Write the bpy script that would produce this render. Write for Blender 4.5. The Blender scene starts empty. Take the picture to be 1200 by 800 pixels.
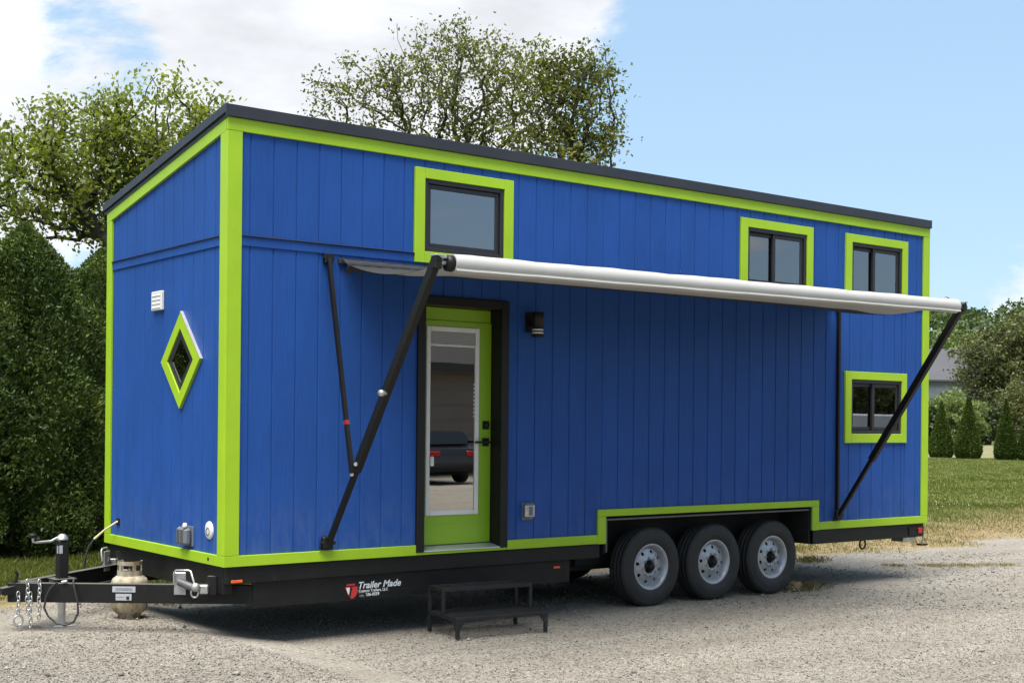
import bpy, bmesh, math, random
import numpy as np
from mathutils import Vector, Matrix

scn = bpy.context.scene
R = math.radians

# ------------------------------------------------------------------ camera
FPX, HY, ROLL, YAW = 1552.0, 495.0, 0.0095, 0.6538          # focal length and horizon in the 1200 px photograph
CAM = Vector((-4.458, -9.434, 1.784))
FW = Vector((math.sin(YAW), math.cos(YAW), 0)); RT = Vector((math.cos(YAW), -math.sin(YAW), 0)); UP = Vector((0, 0, 1))
CX = RT*math.cos(ROLL) + UP*math.sin(ROLL); CY = UP*math.cos(ROLL) - RT*math.sin(ROLL)
cd = bpy.data.cameras.new('camera'); cam = bpy.data.objects.new('camera', cd); scn.collection.objects.link(cam)
m3 = Matrix((CX, CY, -FW)).transposed()
cam.matrix_world = Matrix.Translation(CAM) @ m3.to_4x4()
cd.sensor_width = 36; cd.lens = FPX/1200*36; cd.shift_y = (HY-400)/1200; cd.clip_start = .1; cd.clip_end = 4000
scn.camera = cam

# ------------------------------------------------------------------ world, sun, exposure
SUN_EL, SUN_AZ = 69.0, 236.0        # azimuth of the sun, degrees clockwise from +Y (it stands over -x, -y)
SKY_STRENGTH, SUN_STRENGTH, SUN_ANGLE, EXPOSURE = 0.082, 5.0, 46.0, 0.82
sun_dir = Vector((math.sin(R(SUN_AZ))*math.cos(R(SUN_EL)), math.cos(R(SUN_AZ))*math.cos(R(SUN_EL)), math.sin(R(SUN_EL))))
ld = bpy.data.lights.new('sun', 'SUN'); ld.energy = SUN_STRENGTH; ld.angle = R(SUN_ANGLE); ld.color = (1, .95, .87)
sun = bpy.data.objects.new('sun', ld); scn.collection.objects.link(sun)
sun.rotation_euler = sun_dir.to_track_quat('Z', 'Y').to_euler(); sun.location = (0, 0, 30)

w = bpy.data.worlds.new('World'); scn.world = w; w.use_nodes = True
def build_world():
    nt = w.node_tree; N = nt.nodes; Lk = nt.links; N.clear()
    out = N.new('ShaderNodeOutputWorld'); bg = N.new('ShaderNodeBackground'); bg.inputs['Strength'].default_value = SKY_STRENGTH
    sky = N.new('ShaderNodeTexSky'); sky.sky_type = 'NISHITA'; sky.sun_disc = False
    sky.sun_elevation = R(SUN_EL); sky.sun_rotation = R(SUN_AZ); sky.air_density = 1.0; sky.dust_density = .9; sky.ozone_density = 1.4
    tc = N.new('ShaderNodeTexCoord')
    sep = N.new('ShaderNodeSeparateXYZ'); Lk.new(tc.outputs['Generated'], sep.inputs[0])
    def math_(op, a, b=None, c=None):
        n = N.new('ShaderNodeMath'); n.operation = op
        for i, v in enumerate((a, b, c)):
            if v is None: continue
            if isinstance(v, (int, float)): n.inputs[i].default_value = v
            else: Lk.new(v, n.inputs[i])
        return n.outputs[0]
    den = math_('ADD', math_('MAXIMUM', sep.outputs['Z'], 0.0), 0.16)
    px = math_('DIVIDE', sep.outputs['X'], den); py = math_('DIVIDE', sep.outputs['Y'], den)
    cmb = N.new('ShaderNodeCombineXYZ'); Lk.new(px, cmb.inputs[0]); Lk.new(py, cmb.inputs[1]); cmb.inputs[2].default_value = 3.1
    def noise(scale, detail, rough, off=(0, 0, 0), dist=0.0):
        mp = N.new('ShaderNodeMapping'); mp.inputs['Location'].default_value = off
        Lk.new(cmb.outputs[0], mp.inputs[0])
        n = N.new('ShaderNodeTexNoise'); n.inputs['Scale'].default_value = scale; n.inputs['Detail'].default_value = detail
        n.inputs['Roughness'].default_value = rough; n.inputs['Distortion'].default_value = dist
        Lk.new(mp.outputs[0], n.inputs['Vector']); return n.outputs['Fac']
    cmb2 = N.new('ShaderNodeCombineXYZ')
    for i, k in ((0, 1.0), (1, 1.0), (2, 2.6)): Lk.new(math_('MULTIPLY', sep.outputs[i], k), cmb2.inputs[i])
    cmb = cmb2
    n1 = noise(5.2, 10, .60, (.35, .1, .2), .25)
    # cloud banks where the photograph has them: lobes round directions in the sky
    def lobe(pxx, pyy, deg, amp):
        d = (FW + CX*((pxx-600)/FPX) + CY*((HY-pyy)/FPX)).normalized()
        v = N.new('ShaderNodeVectorMath'); v.operation = 'DOT_PRODUCT'; v.inputs[1].default_value = d
        nn = N.new('ShaderNodeVectorMath'); nn.operation = 'NORMALIZE'; Lk.new(tc.outputs['Generated'], nn.inputs[0]); Lk.new(nn.outputs[0], v.inputs[0])
        mr = N.new('ShaderNodeMapRange'); mr.interpolation_type = 'SMOOTHSTEP'; mr.inputs[1].default_value = math.cos(R(deg)); mr.inputs[2].default_value = 1.0
        mr.inputs[3].default_value = 0; mr.inputs[4].default_value = amp; Lk.new(v.outputs['Value'], mr.inputs[0]); return mr.outputs[0]
    tot = n1
    for a in LOBES: tot = math_('ADD', tot, lobe(*a))
    mr = N.new('ShaderNodeMapRange'); mr.interpolation_type = 'SMOOTHSTEP'; mr.inputs[1].default_value = .52; mr.inputs[2].default_value = .67
    Lk.new(tot, mr.inputs[0])
    n2 = noise(4.4, 8, .6, (1.7, .4, .3))
    mc = N.new('ShaderNodeMapRange'); mc.inputs[1].default_value = .35; mc.inputs[2].default_value = .65; mc.inputs[3].default_value = .80; mc.inputs[4].default_value = 1.12
    Lk.new(n2, mc.inputs[0])
    ccol = N.new('ShaderNodeVectorMath'); ccol.operation = 'SCALE'; ccol.inputs[0].default_value = CLOUD; Lk.new(mc.outputs[0], ccol.inputs['Scale'])
    # thin bright summer haze over the whole sky
    hz = N.new('ShaderNodeMixRGB'); hz.inputs[0].default_value = HAZE_MIX; hz.inputs[2].default_value = (*HAZE_COL, 1); Lk.new(sky.outputs[0], hz.inputs[1])
    mix = N.new('ShaderNodeMixRGB'); Lk.new(mr.outputs[0], mix.inputs[0]); Lk.new(hz.outputs[0], mix.inputs[1]); Lk.new(ccol.outputs[0], mix.inputs[2])
    Lk.new(mix.outputs[0], bg.inputs[0]); Lk.new(bg.outputs[0], out.inputs[0])
LOBES = [(300, -20, 11, .24), (420, 60, 9, .20), (640, 30, 5.5, .24), (50, 130, 6.5, .30), (960, 120, 13, -.30), (110, 70, 3.6, -.30), (835, 200, 4.5, .24), (1150, 310, 5, .22), (930, -20, 5, .2)]
CLOUD = (7.0, 7.25, 7.65); HAZE_MIX = .5; HAZE_COL = (4.5, 6.7, 8.9)
build_world()
scn.view_settings.view_transform = 'Standard'; scn.view_settings.look = 'None'
scn.view_settings.exposure = EXPOSURE; scn.view_settings.gamma = 1; scn.view_settings.use_curve_mapping = False
scn.render.engine = 'CYCLES'

# ------------------------------------------------------------------ helpers
COL = scn.collection
rng = np.random.default_rng(7); random.seed(7)

def at(px, py, d):
    """the point at depth d metres on the ray through a pixel of the photograph"""
    return CAM + (FW + CX*((px-600)/FPX) + CY*((HY-py)/FPX))*d

def sstep(a, b, x):
    t = min(1, max(0, (x-a)/(b-a))); return t*t*(3-2*t)
def gz(x, y):
    return .12*sstep(.55, -.15, x)*sstep(-4.5, -.5, y)
def gza(x, y):
    t = np.clip((.55-x)/.7, 0, 1); u = np.clip((y+4.5)/4.0, 0, 1)
    return .12*t*t*(3-2*t)*u*u*(3-2*u)
def gravel_edge(x):
    """y of the line where the gravel lot gives way to grass"""
    return 2.75 + .16*np.sin(x*.9+.5) + .1*np.sin(x*2.3) - .25*np.clip((x-8)/4, 0, 1)

# ---- materials
MATS = {}
def new_mat(name):
    m = bpy.data.materials.new(name); m.use_nodes = True; nt = m.node_tree
    b = nt.nodes['Principled BSDF']; MATS[name] = m; return m, nt, b
def nd(nt, typ, **kw):
    n = nt.nodes.new(typ)
    for k, v in kw.items(): setattr(n, k, v)
    return n
def objco(nt, scale=(1, 1, 1), kind='Object'):
    tc = nd(nt, 'ShaderNodeTexCoord'); mp = nd(nt, 'ShaderNodeMapping'); mp.inputs['Scale'].default_value = scale
    nt.links.new(tc.outputs[kind], mp.inputs[0]); return mp.outputs[0]
def noise_n(nt, vec, scale, detail=4, rough=.55):
    n = nd(nt, 'ShaderNodeTexNoise'); n.inputs['Scale'].default_value = scale; n.inputs['Detail'].default_value = detail; n.inputs['Roughness'].default_value = rough
    if vec is not None: nt.links.new(vec, n.inputs['Vector'])
    return n.outputs['Fac']
def ramp(nt, fac, stops):
    r = nd(nt, 'ShaderNodeValToRGB'); e = r.color_ramp.elements
    while len(e) < len(stops): e.new(.5)
    for i, (p, c) in enumerate(stops): e[i].position = p; e[i].color = (*c, 1) if len(c) == 3 else c
    nt.links.new(fac, r.inputs[0]); return r.outputs[0]
def mixc(nt, fac, a, b, typ='MIX'):
    n = nd(nt, 'ShaderNodeMixRGB', blend_type=typ)
    for i, v in enumerate((fac, a, b)):
        if isinstance(v, (int, float)): n.inputs[i].default_value = v
        elif isinstance(v, tuple): n.inputs[i].default_value = (*v, 1) if len(v) == 3 else v
        else: nt.links.new(v, n.inputs[i])
    return n.outputs[0]
def bump(nt, b, h, strength=.3, dist=.01, prev=None):
    n = nd(nt, 'ShaderNodeBump'); n.inputs['Strength'].default_value = strength; n.inputs['Distance'].default_value = dist
    nt.links.new(h, n.inputs['Height'])
    if prev is not None: nt.links.new(prev, n.inputs['Normal'])
    nt.links.new(n.outputs[0], b.inputs['Normal']); return n.outputs[0]
def scalec(c, k): return tuple(min(1, v*k) for v in c)
def simple(name, col, rough=.5, metal=0, var=.12, vscale=4.0, bmp=0, bscale=80, spec=.5, dirt=None):
    m, nt, b = new_mat(name)
    v = objco(nt)
    f = noise_n(nt, v, vscale, 6, .6)
    c = ramp(nt, f, [(.3, scalec(col, 1-var)), (.7, scalec(col, 1+var))])
    if dirt:
        f2 = noise_n(nt, v, dirt[1], 7, .65)
        k = ramp(nt, f2, [(dirt[2], (0, 0, 0)), (dirt[2]+.12, (1, 1, 1))]); c = mixc(nt, k, c, dirt[0])
    nt.links.new(c, b.inputs['Base Color']); b.inputs['Roughness'].default_value = rough; b.inputs['Metallic'].default_value = metal
    b.inputs['Specular IOR Level'].default_value = spec
    fr = noise_n(nt, v, vscale*3, 4); mr = nd(nt, 'ShaderNodeMapRange'); mr.inputs[3].default_value = max(.03, rough-.08); mr.inputs[4].default_value = min(1, rough+.1)
    nt.links.new(fr, mr.inputs[0]); nt.links.new(mr.outputs[0], b.inputs['Roughness'])
    if bmp: bump(nt, b, noise_n(nt, v, bscale, 5), bmp, .004)
    return m

BLUE = (.0145, .068, .272); LIME = (.30, .475, .016)
def siding_mat():
    m, nt, b = new_mat('blue_siding_paint')
    g = noise_n(nt, objco(nt, (34, 34, 1.1)), 3.0, 6, .65)          # embossed cedar grain along the boards
    big = noise_n(nt, objco(nt, (1.6, 1.6, .8)), 1.3, 6, .6)
    oi = nd(nt, 'ShaderNodeObjectInfo')
    c = ramp(nt, big, [(.3, scalec(BLUE, .9)), (.72, scalec(BLUE, 1.1))])
    mr = nd(nt, 'ShaderNodeMapRange'); mr.inputs[3].default_value = .965; mr.inputs[4].default_value = 1.03; nt.links.new(oi.outputs['Random'], mr.inputs[0])
    c = mixc(nt, 1.0, c, mr.outputs[0], 'MULTIPLY')
    gs = ramp(nt, g, [(.3, (.80, .82, .86)), (.65, (1.08, 1.07, 1.05))]); c = mixc(nt, 1.0, c, gs, 'MULTIPLY')
    sp = noise_n(nt, objco(nt, (1, 1, .55)), 46, 2, .5)             # odd scuffs that show pale
    k = ramp(nt, sp, [(.775, (0, 0, 0)), (.80, (.4, .4, .4))]); c = mixc(nt, k, c, (.3, .42, .62))
    # dust thrown up from the lot along the bottom of the boards
    geo = nd(nt, 'ShaderNodeNewGeometry'); sx = nd(nt, 'ShaderNodeSeparateXYZ'); nt.links.new(geo.outputs['Position'], sx.inputs[0])
    dz = nd(nt, 'ShaderNodeMapRange'); dz.inputs[1].default_value = 1.35; dz.inputs[2].default_value = .7; dz.inputs[3].default_value = 0; dz.inputs[4].default_value = .22; nt.links.new(sx.outputs[2], dz.inputs[0])
    dn = ramp(nt, noise_n(nt, objco(nt, (3, 3, 1.2)), 3, 6, .65), [(.4, (0, 0, 0)), (.75, (1, 1, 1))])
    df = mixc(nt, 1.0, dz.outputs[0], dn, 'MULTIPLY'); c = mixc(nt, df, c, (.2, .22, .28))
    nt.links.new(c, b.inputs['Base Color']); b.inputs['Roughness'].default_value = .55; b.inputs['Specular IOR Level'].default_value = .2
    bump(nt, b, g, .5, .005); return m
siding_mat()
def lit_dusty_top(name, dust=(.15, .14, .12)):
    """road dust plus lit highlight, put into the colour of faces looking up"""
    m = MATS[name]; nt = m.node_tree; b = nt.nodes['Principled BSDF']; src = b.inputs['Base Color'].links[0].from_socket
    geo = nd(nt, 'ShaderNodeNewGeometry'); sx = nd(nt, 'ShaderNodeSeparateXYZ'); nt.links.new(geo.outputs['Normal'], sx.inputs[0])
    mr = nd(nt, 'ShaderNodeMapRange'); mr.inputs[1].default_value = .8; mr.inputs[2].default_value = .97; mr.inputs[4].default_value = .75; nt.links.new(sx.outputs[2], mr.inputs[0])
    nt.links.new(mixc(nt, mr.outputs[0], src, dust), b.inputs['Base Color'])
def lime_mat():
    m, nt, b = new_mat('lime_paint')
    v = objco(nt, (1, 1, 1)); f = noise_n(nt, v, 2.2, 6, .6)
    c = ramp(nt, f, [(.3, scalec(LIME, .93)), (.7, scalec(LIME, 1.06))])
    f2 = noise_n(nt, objco(nt, (1, 1, 1)), 21, 6, .7); k = ramp(nt, f2, [(.62, (0, 0, 0)), (.78, (.35, .35, .35))]); c = mixc(nt, k, c, (.2, .3, .05))
    nt.links.new(c, b.inputs['Base Color']); b.inputs['Roughness'].default_value = .45; b.inputs['Specular IOR Level'].default_value = .35
    bump(nt, b, noise_n(nt, objco(nt, (8, 8, 8)), 9, 5, .65), .12, .003); return m
lime_mat()
simple('shaded_door_lime', (.205, .37, .014), .35, var=.04, vscale=2, bmp=.05, bscale=40)  # trim lime darkened: the doorway's shade is put into this colour
simple('black_trim', (.007, .0065, .006), .48, var=.2, vscale=9, spec=.3)
simple('window_black_vinyl', (.014, .013, .016), .45, var=.15, vscale=7)
simple('roof_metal', (.03, .031, .038), .42, metal=.25, var=.15, vscale=3)
simple('roof_edge_metal', (.13, .135, .15), .4, metal=.5, var=.1, vscale=4)
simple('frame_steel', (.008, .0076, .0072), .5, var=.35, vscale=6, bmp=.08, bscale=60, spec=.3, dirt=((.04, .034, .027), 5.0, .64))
lit_dusty_top('frame_steel')  # top faces greyed: dust and the beam's lit edge in one colour
simple('underbody', (.010, .0095, .009), .8, var=.3, vscale=5)
simple('galvanised', (.46, .46, .45), .38, metal=.75, var=.2, vscale=14, dirt=((.22, .19, .15), 18, .62))
simple('dull_grey_metal', (.12, .12, .125), .45, metal=.5, var=.2, vscale=16)
simple('aluminium', (.5, .5, .49), .38, metal=.6, var=.1, vscale=8)
simple('white_plastic', (.62, .62, .60), .4, var=.05, vscale=8)
simple('grey_plastic', (.13, .14, .16), .45, var=.08, vscale=10)
simple('orange_lens', (.75, .10, .012), .18, var=.1, vscale=30)
simple('red_lens', (.42, .012, .012), .18, var=.1, vscale=30)
simple('red_plastic', (.25, .015, .015), .4)
simple('yellow_plug', (.48, .42, .24), .45, var=.1)
simple('black_cable', (.02, .02, .02), .5)
simple('hole_black', (.006, .006, .006), .9, var=0)
simple('decal_white', (.78, .78, .78), .5, var=.03)
simple('decal_red', (.55, .03, .03), .5, var=.05)
simple('decal_black', (.01, .01, .01), .5, var=.05)
simple('label_grey', (.36, .37, .39), .5, var=.1, vscale=60)
simple('label_print', (.12, .12, .13), .6, var=.1)
simple('awning_fabric', (.385, .38, .36), .75, var=.05, vscale=3, bmp=.15, bscale=260, dirt=((.45, .43, .38), 6, .62))
simple('dark_awning_fabric', (.016, .0165, .018), .8, var=.1, vscale=6)  # near-black tone for the awning half nearest the wall
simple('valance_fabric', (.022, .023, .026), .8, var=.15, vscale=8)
simple('interior_wall', (.42, .40, .38), .8, var=.06)
simple('interior_floor', (.16, .10, .06), .5, var=.2)
simple('blind_grey', (.26, .265, .27), .5, var=.06)
simple('wood_block', (.26, .18, .10), .8, var=.3, vscale=12, bmp=.3, bscale=60)
simple('bark', (.045, .038, .030), .9, var=.35, vscale=9, bmp=.6, bscale=30)
simple('pale_bark', (.13, .115, .095), .9, var=.35, vscale=9, bmp=.6, bscale=30)
simple('barn_wall', (.14, .15, .17), .8, var=.15, vscale=.6)
simple('barn_roof', (.062, .062, .07), .7, var=.08, vscale=.4)
simple('taupe_siding', (.17, .14, .12), .75, var=.08, vscale=1.2)
simple('taupe_roof', (.022, .018, .0165), .85, var=.15, vscale=2)
simple('dark_fascia', (.03, .026, .024), .7)
simple('car_paint', (.012, .013, .016), .14, var=.1, spec=.6)
simple('car_glass', (.01, .012, .014), .05, var=0, spec=.6)
simple('vehicle_white', (.72, .73, .74), .3, var=.04)

def rubber():
    m, nt, b = new_mat('tyre_rubber'); v = objco(nt)
    c = ramp(nt, noise_n(nt, v, 7, 7, .65), [(.35, (.013, .0125, .012)), (.62, (.022, .021, .019)), (.8, (.05, .045, .037))])
    nt.links.new(c, b.inputs['Base Color']); b.inputs['Roughness'].default_value = .68; bump(nt, b, noise_n(nt, v, 60, 4), .2, .003)
rubber()
def rim():
    m, nt, b = new_mat('rim_paint'); v = objco(nt)
    c = ramp(nt, noise_n(nt, v, 12, 7, .65), [(.3, (.30, .31, .33)), (.6, (.40, .41, .43)), (.8, (.27, .25, .22))])
    nt.links.new(c, b.inputs['Base Color']); b.inputs['Roughness'].default_value = .34; b.inputs['Metallic'].default_value = .45
rim()
def tank_mat():
    m, nt, b = new_mat('rusty_tank_paint'); v = objco(nt, (1, 1, .42))
    n = noise_n(nt, v, 9, 9, .7); n2 = noise_n(nt, objco(nt, (1, 1, .3)), 16, 8, .7)
    c = ramp(nt, n, [(.3, (.40, .39, .31)), (.46, (.34, .32, .24)), (.56, (.24, .17, .095)), (.7, (.11, .055, .025))])
    k = ramp(nt, n2, [(.5, (0, 0, 0)), (.62, (.8, .8, .8))]); c = mixc(nt, k, c, (.17, .095, .045))
    nt.links.new(c, b.inputs['Base Color']); b.inputs['Roughness'].default_value = .6; bump(nt, b, n, .25, .004)
tank_mat()
def glass(name, refl, tint, tr):
    """window pane: mirror-like coating over dark see-through glass"""
    m, nt, b = new_mat(name); nt.nodes.remove(b); out = nt.nodes['Material Output']
    g = nd(nt, 'ShaderNodeBsdfGlossy'); g.inputs['Color'].default_value = (*tint, 1); g.inputs['Roughness'].default_value = .005
    bw = noise_n(nt, objco(nt), 1.6, 2); bn = nd(nt, 'ShaderNodeBump'); bn.inputs['Strength'].default_value = .05; bn.inputs['Distance'].default_value = .004; nt.links.new(bw, bn.inputs['Height']); nt.links.new(bn.outputs[0], g.inputs['Normal'])
    t = nd(nt, 'ShaderNodeBsdfTransparent'); t.inputs['Color'].default_value = (*tr, 1)
    lw = nd(nt, 'ShaderNodeFresnel'); lw.inputs['IOR'].default_value = 1.5
    ad = nd(nt, 'ShaderNodeMath', operation='ADD', use_clamp=True); nt.links.new(lw.outputs[0], ad.inputs[0]); ad.inputs[1].default_value = refl
    mx = nd(nt, 'ShaderNodeMixShader'); nt.links.new(ad.outputs[0], mx.inputs[0]); nt.links.new(t.outputs[0], mx.inputs[1]); nt.links.new(g.outputs[0], mx.inputs[2])
    nt.links.new(mx.outputs[0], out.inputs['Surface'])
glass('window_glass', .17, (.95, .96, 1.0), (.45, .46, .46))
glass('door_glass', .38, (1, .98, .95), (.25, .25, .25))
def emit(name, col, s):
    m, nt, b = new_mat(name); b.inputs['Base Color'].default_value = (*col, 1); b.inputs['Emission Color'].default_value = (*col, 1); b.inputs['Emission Strength'].default_value = s
emit('bulb_glow', (1, .78, .5), 3.0)

def leaf_mat(name, dark, mid, light, trans=.35, pscale=.5):
    m, nt, b = new_mat(name); nt.nodes.remove(b); out = nt.nodes['Material Output']
    geo = nd(nt, 'ShaderNodeNewGeometry')
    n = noise_n(nt, objco(nt), pscale, 3)
    ad = nd(nt, 'ShaderNodeMath', operation='MULTIPLY_ADD'); nt.links.new(geo.outputs['Random Per Island'], ad.inputs[0]); ad.inputs[1].default_value = .6; 
    mm = nd(nt, 'ShaderNodeMath', operation='MULTIPLY_ADD'); nt.links.new(n, mm.inputs[0]); mm.inputs[1].default_value = 1.2; mm.inputs[2].default_value = -.4
    nt.links.new(mm.outputs[0], ad.inputs[2])
    c = ramp(nt, ad.outputs[0], [(.1, dark), (.5, mid), (.95, light)])
    d = nd(nt, 'ShaderNodeBsdfDiffuse'); nt.links.new(c, d.inputs[0]); t = nd(nt, 'ShaderNodeBsdfTranslucent')
    c2 = mixc(nt, 1.0, c, (1.15, 1.1, .5), 'MULTIPLY'); nt.links.new(c2, t.inputs[0])
    mx = nd(nt, 'ShaderNodeMixShader'); mx.inputs[0].default_value = trans; nt.links.new(d.outputs[0], mx.inputs[1]); nt.links.new(t.outputs[0], mx.inputs[2])
    g = nd(nt, 'ShaderNodeBsdfGlossy'); g.inputs['Roughness'].default_value = .45; g.inputs['Color'].default_value = (.8, .85, .9, 1)
    m2 = nd(nt, 'ShaderNodeMixShader'); m2.inputs[0].default_value = .02; nt.links.new(mx.outputs[0], m2.inputs[1]); nt.links.new(g.outputs[0], m2.inputs[2])
    nt.links.new(m2.outputs[0], out.inputs['Surface'])
leaf_mat('leaf_sparse', (0.07, 0.085, 0.018), (0.14, 0.16, 0.035), (0.24, 0.25, 0.07), 0.45, 0.6)
leaf_mat('leaf_green', (.09, .13, .02), (.19, .24, .042), (.31, .35, .08), .48, .6)
leaf_mat('arborvitae_dark', (.024, .044, .010), (.062, .097, .022), (.16, .205, .046), .24, 1.3)
leaf_mat('arborvitae_small', (.022, .04, .005), (.042, .07, .008), (.08, .115, .015), .12, .6)
leaf_mat('olive_leaf', (.055, .068, .024), (.10, .115, .042), (.165, .175, .07), .3, .2)
leaf_mat('bush_leaf', (0.1, 0.14, 0.04), (0.16, 0.21, 0.07), (0.24, 0.29, 0.11), 0.35, 0.2)
leaf_mat('dark_leaf', (0.03, 0.045, 0.018), (0.055, 0.075, 0.03), (0.09, 0.11, 0.045), 0.25, 0.3)  # dark green foliage of the two darker shrubs
leaf_mat('forest_leaf', (0.04, 0.07, 0.03), (0.075, 0.115, 0.045), (0.15, 0.19, 0.06), 0.3, 0.035)
leaf_mat('grass_blade', (.085, .11, .02), (.14, .17, .035), (.25, .26, .09), .4, .35)
leaf_mat('dry_blade', (0.2, 0.155, 0.075), (0.35, 0.28, 0.15), (0.48, 0.4, 0.24), 0.3, 0.8)

def ground_mat():
    m, nt, b = new_mat('lot_and_lawn')
    geo = nd(nt, 'ShaderNodeNewGeometry'); P = geo.outputs['Position']
    L_ = nt.links
    def mul(vec, s):
        mp = nd(nt, 'ShaderNodeMapping'); mp.inputs['Scale'].default_value = s; L_.new(vec, mp.inputs[0]); return mp.outputs[0]
    def M(op, a, bb=None, cc=None, clamp=False):
        n = nd(nt, 'ShaderNodeMath', operation=op, use_clamp=clamp)
        for i, v in enumerate((a, bb, cc)):
            if v is None: continue
            if isinstance(v, (int, float)): n.inputs[i].default_value = v
            else: L_.new(v, n.inputs[i])
        return n.outputs[0]
    sp = nd(nt, 'ShaderNodeSeparateXYZ'); L_.new(P, sp.inputs[0]); X, Y = sp.outputs[0], sp.outputs[1]
    # gravel: crushed limestone
    def vor(scale, feat='F1'):
        v = nd(nt, 'ShaderNodeTexVoronoi', feature=feat); v.inputs['Scale'].default_value = scale; L_.new(P, v.inputs['Vector']); return v
    v1 = vor(72); v2 = vor(150); v3 = vor(27)
    stone = ramp(nt, sepc(nt, v1.outputs['Color']), [(0, (.16, .145, .13)), (.25, (.30, .28, .25)), (.7, (.42, .40, .36)), (1, (.58, .56, .52))])
    fine = ramp(nt, sepc(nt, v2.outputs['Color']), [(0, (.22, .20, .175)), (.5, (.36, .335, .30)), (1, (.50, .475, .43))])
    k = ramp(nt, noise_n(nt, P, 9, 5, .6), [(.40, (0, 0, 0)), (.6, (1, 1, 1))])
    gcol = mixc(nt, k, stone, fine)
    patch = ramp(nt, noise_n(nt, mul(P, (.35, .8, 1)), 1.1, 6, .6), [(.3, (.64, .61, .57)), (.7, (.84, .825, .79))]); gcol = mixc(nt, 1.0, gcol, patch, 'MULTIPLY')
    trk = ramp(nt, noise_n(nt, mul(P, (.12, 1.4, 1)), 1.3, 4, .5), [(.35, (.90, .88, .86)), (.65, (1.05, 1.05, 1.04))]); gcol = mixc(nt, 1.0, gcol, trk, 'MULTIPLY')
    dk = ramp(nt, sepc(nt, v3.outputs['Color'], 1), [(.93, (0, 0, 0)), (.95, (.7, .7, .7))]); gcol = mixc(nt, dk, gcol, (.12, .105, .09))
    # lawn
    ln = noise_n(nt, P, .55, 7, .62); lf = noise_n(nt, P, 14, 6, .7)
    lawn = ramp(nt, ln, [(.3, (.068, .095, .018)), (.5, (.093, .12, .026)), (.68, (.14, .15, .046))])
    lawn = mixc(nt, 1.0, lawn, ramp(nt, lf, [(.25, (.6, .6, .6)), (.75, (1.3, 1.28, 1.2))]), 'MULTIPLY')
    mow = ramp(nt, noise_n(nt, mul(P, (.04, .22, 1)), 1.0, 3, .5), [(.35, (.85, .9, .85)), (.65, (1.2, 1.12, 1.1))]); lawn = mixc(nt, 1.0, lawn, mow, 'MULTIPLY')
    dry = ramp(nt, noise_n(nt, P, 6, 7, .7), [(.3, (.16, .12, .06)), (.5, (.27, .205, .11)), (.72, (.38, .31, .19))])
    # where each one lies
    wob = M('MULTIPLY_ADD', noise_n(nt, P, 1.1, 7, .68), 2.0, -1.0)
    e = M('ADD', M('MULTIPLY', M('SINE', M('MULTIPLY_ADD', X, .9, .5)), .16), M('MULTIPLY', M('SINE', M('MULTIPLY', X, 2.3)), .1))
    ramp8 = M('MULTIPLY', M('DIVIDE', M('SUBTRACT', X, 8.0), 4.0, None, True), -.25)
    e = M('ADD', M('ADD', e, 2.75), ramp8)
    dd = M('ADD', M('SUBTRACT', Y, e), M('MULTIPLY', wob, .7))
    mg = nd(nt, 'ShaderNodeMapRange'); mg.inputs[1].default_value = -.15; mg.inputs[2].default_value = .15; L_.new(dd, mg.inputs[0])
    width = M('ADD', .35, M('MULTIPLY', M('MAXIMUM', M('SUBTRACT', X, 7.5), 0.0), .24))
    ml = nd(nt, 'ShaderNodeMapRange'); ml.inputs[1].default_value = -.3; ml.inputs[2].default_value = .55; L_.new(M('DIVIDE', M('SUBTRACT', M('ADD', dd, M('MULTIPLY', wob, .9)), width), M('ADD', width, .3)), ml.inputs[0])
    c = mixc(nt, mg.outputs[0], gcol, dry); c = mixc(nt, ml.outputs[0], c, lawn)
    L_.new(c, b.inputs['Base Color']); b.inputs['Roughness'].default_value = .95; b.inputs['Specular IOR Level'].default_value = .15
    h = M('ADD', M('MULTIPLY', v1.outputs['Distance'], -1.0), M('MULTIPLY', v2.outputs['Distance'], -.5))
    p1 = bump(nt, b, h, .9, .012)
    bump(nt, b, noise_n(nt, P, 3.5, 6, .65), .4, .03, p1)
def sepc(nt, col, ch=0):
    s = nd(nt, 'ShaderNodeSeparateColor'); nt.links.new(col, s.inputs[0]); return s.outputs[ch]
ground_mat()
def pebble_mat():
    m, nt, b = new_mat('limestone_pebbles'); geo = nd(nt, 'ShaderNodeNewGeometry')
    c = ramp(nt, geo.outputs['Random Per Island'], [(0, (.06, .05, .042)), (.16, (.15, .134, .114)), (.45, (.25, .23, .20)), (.85, (.31, .29, .257)), (1, (.36, .34, .305))])
    nt.links.new(c, b.inputs['Base Color']); b.inputs['Roughness'].default_value = .9; b.inputs['Specular IOR Level'].default_value = .2
pebble_mat()

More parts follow.
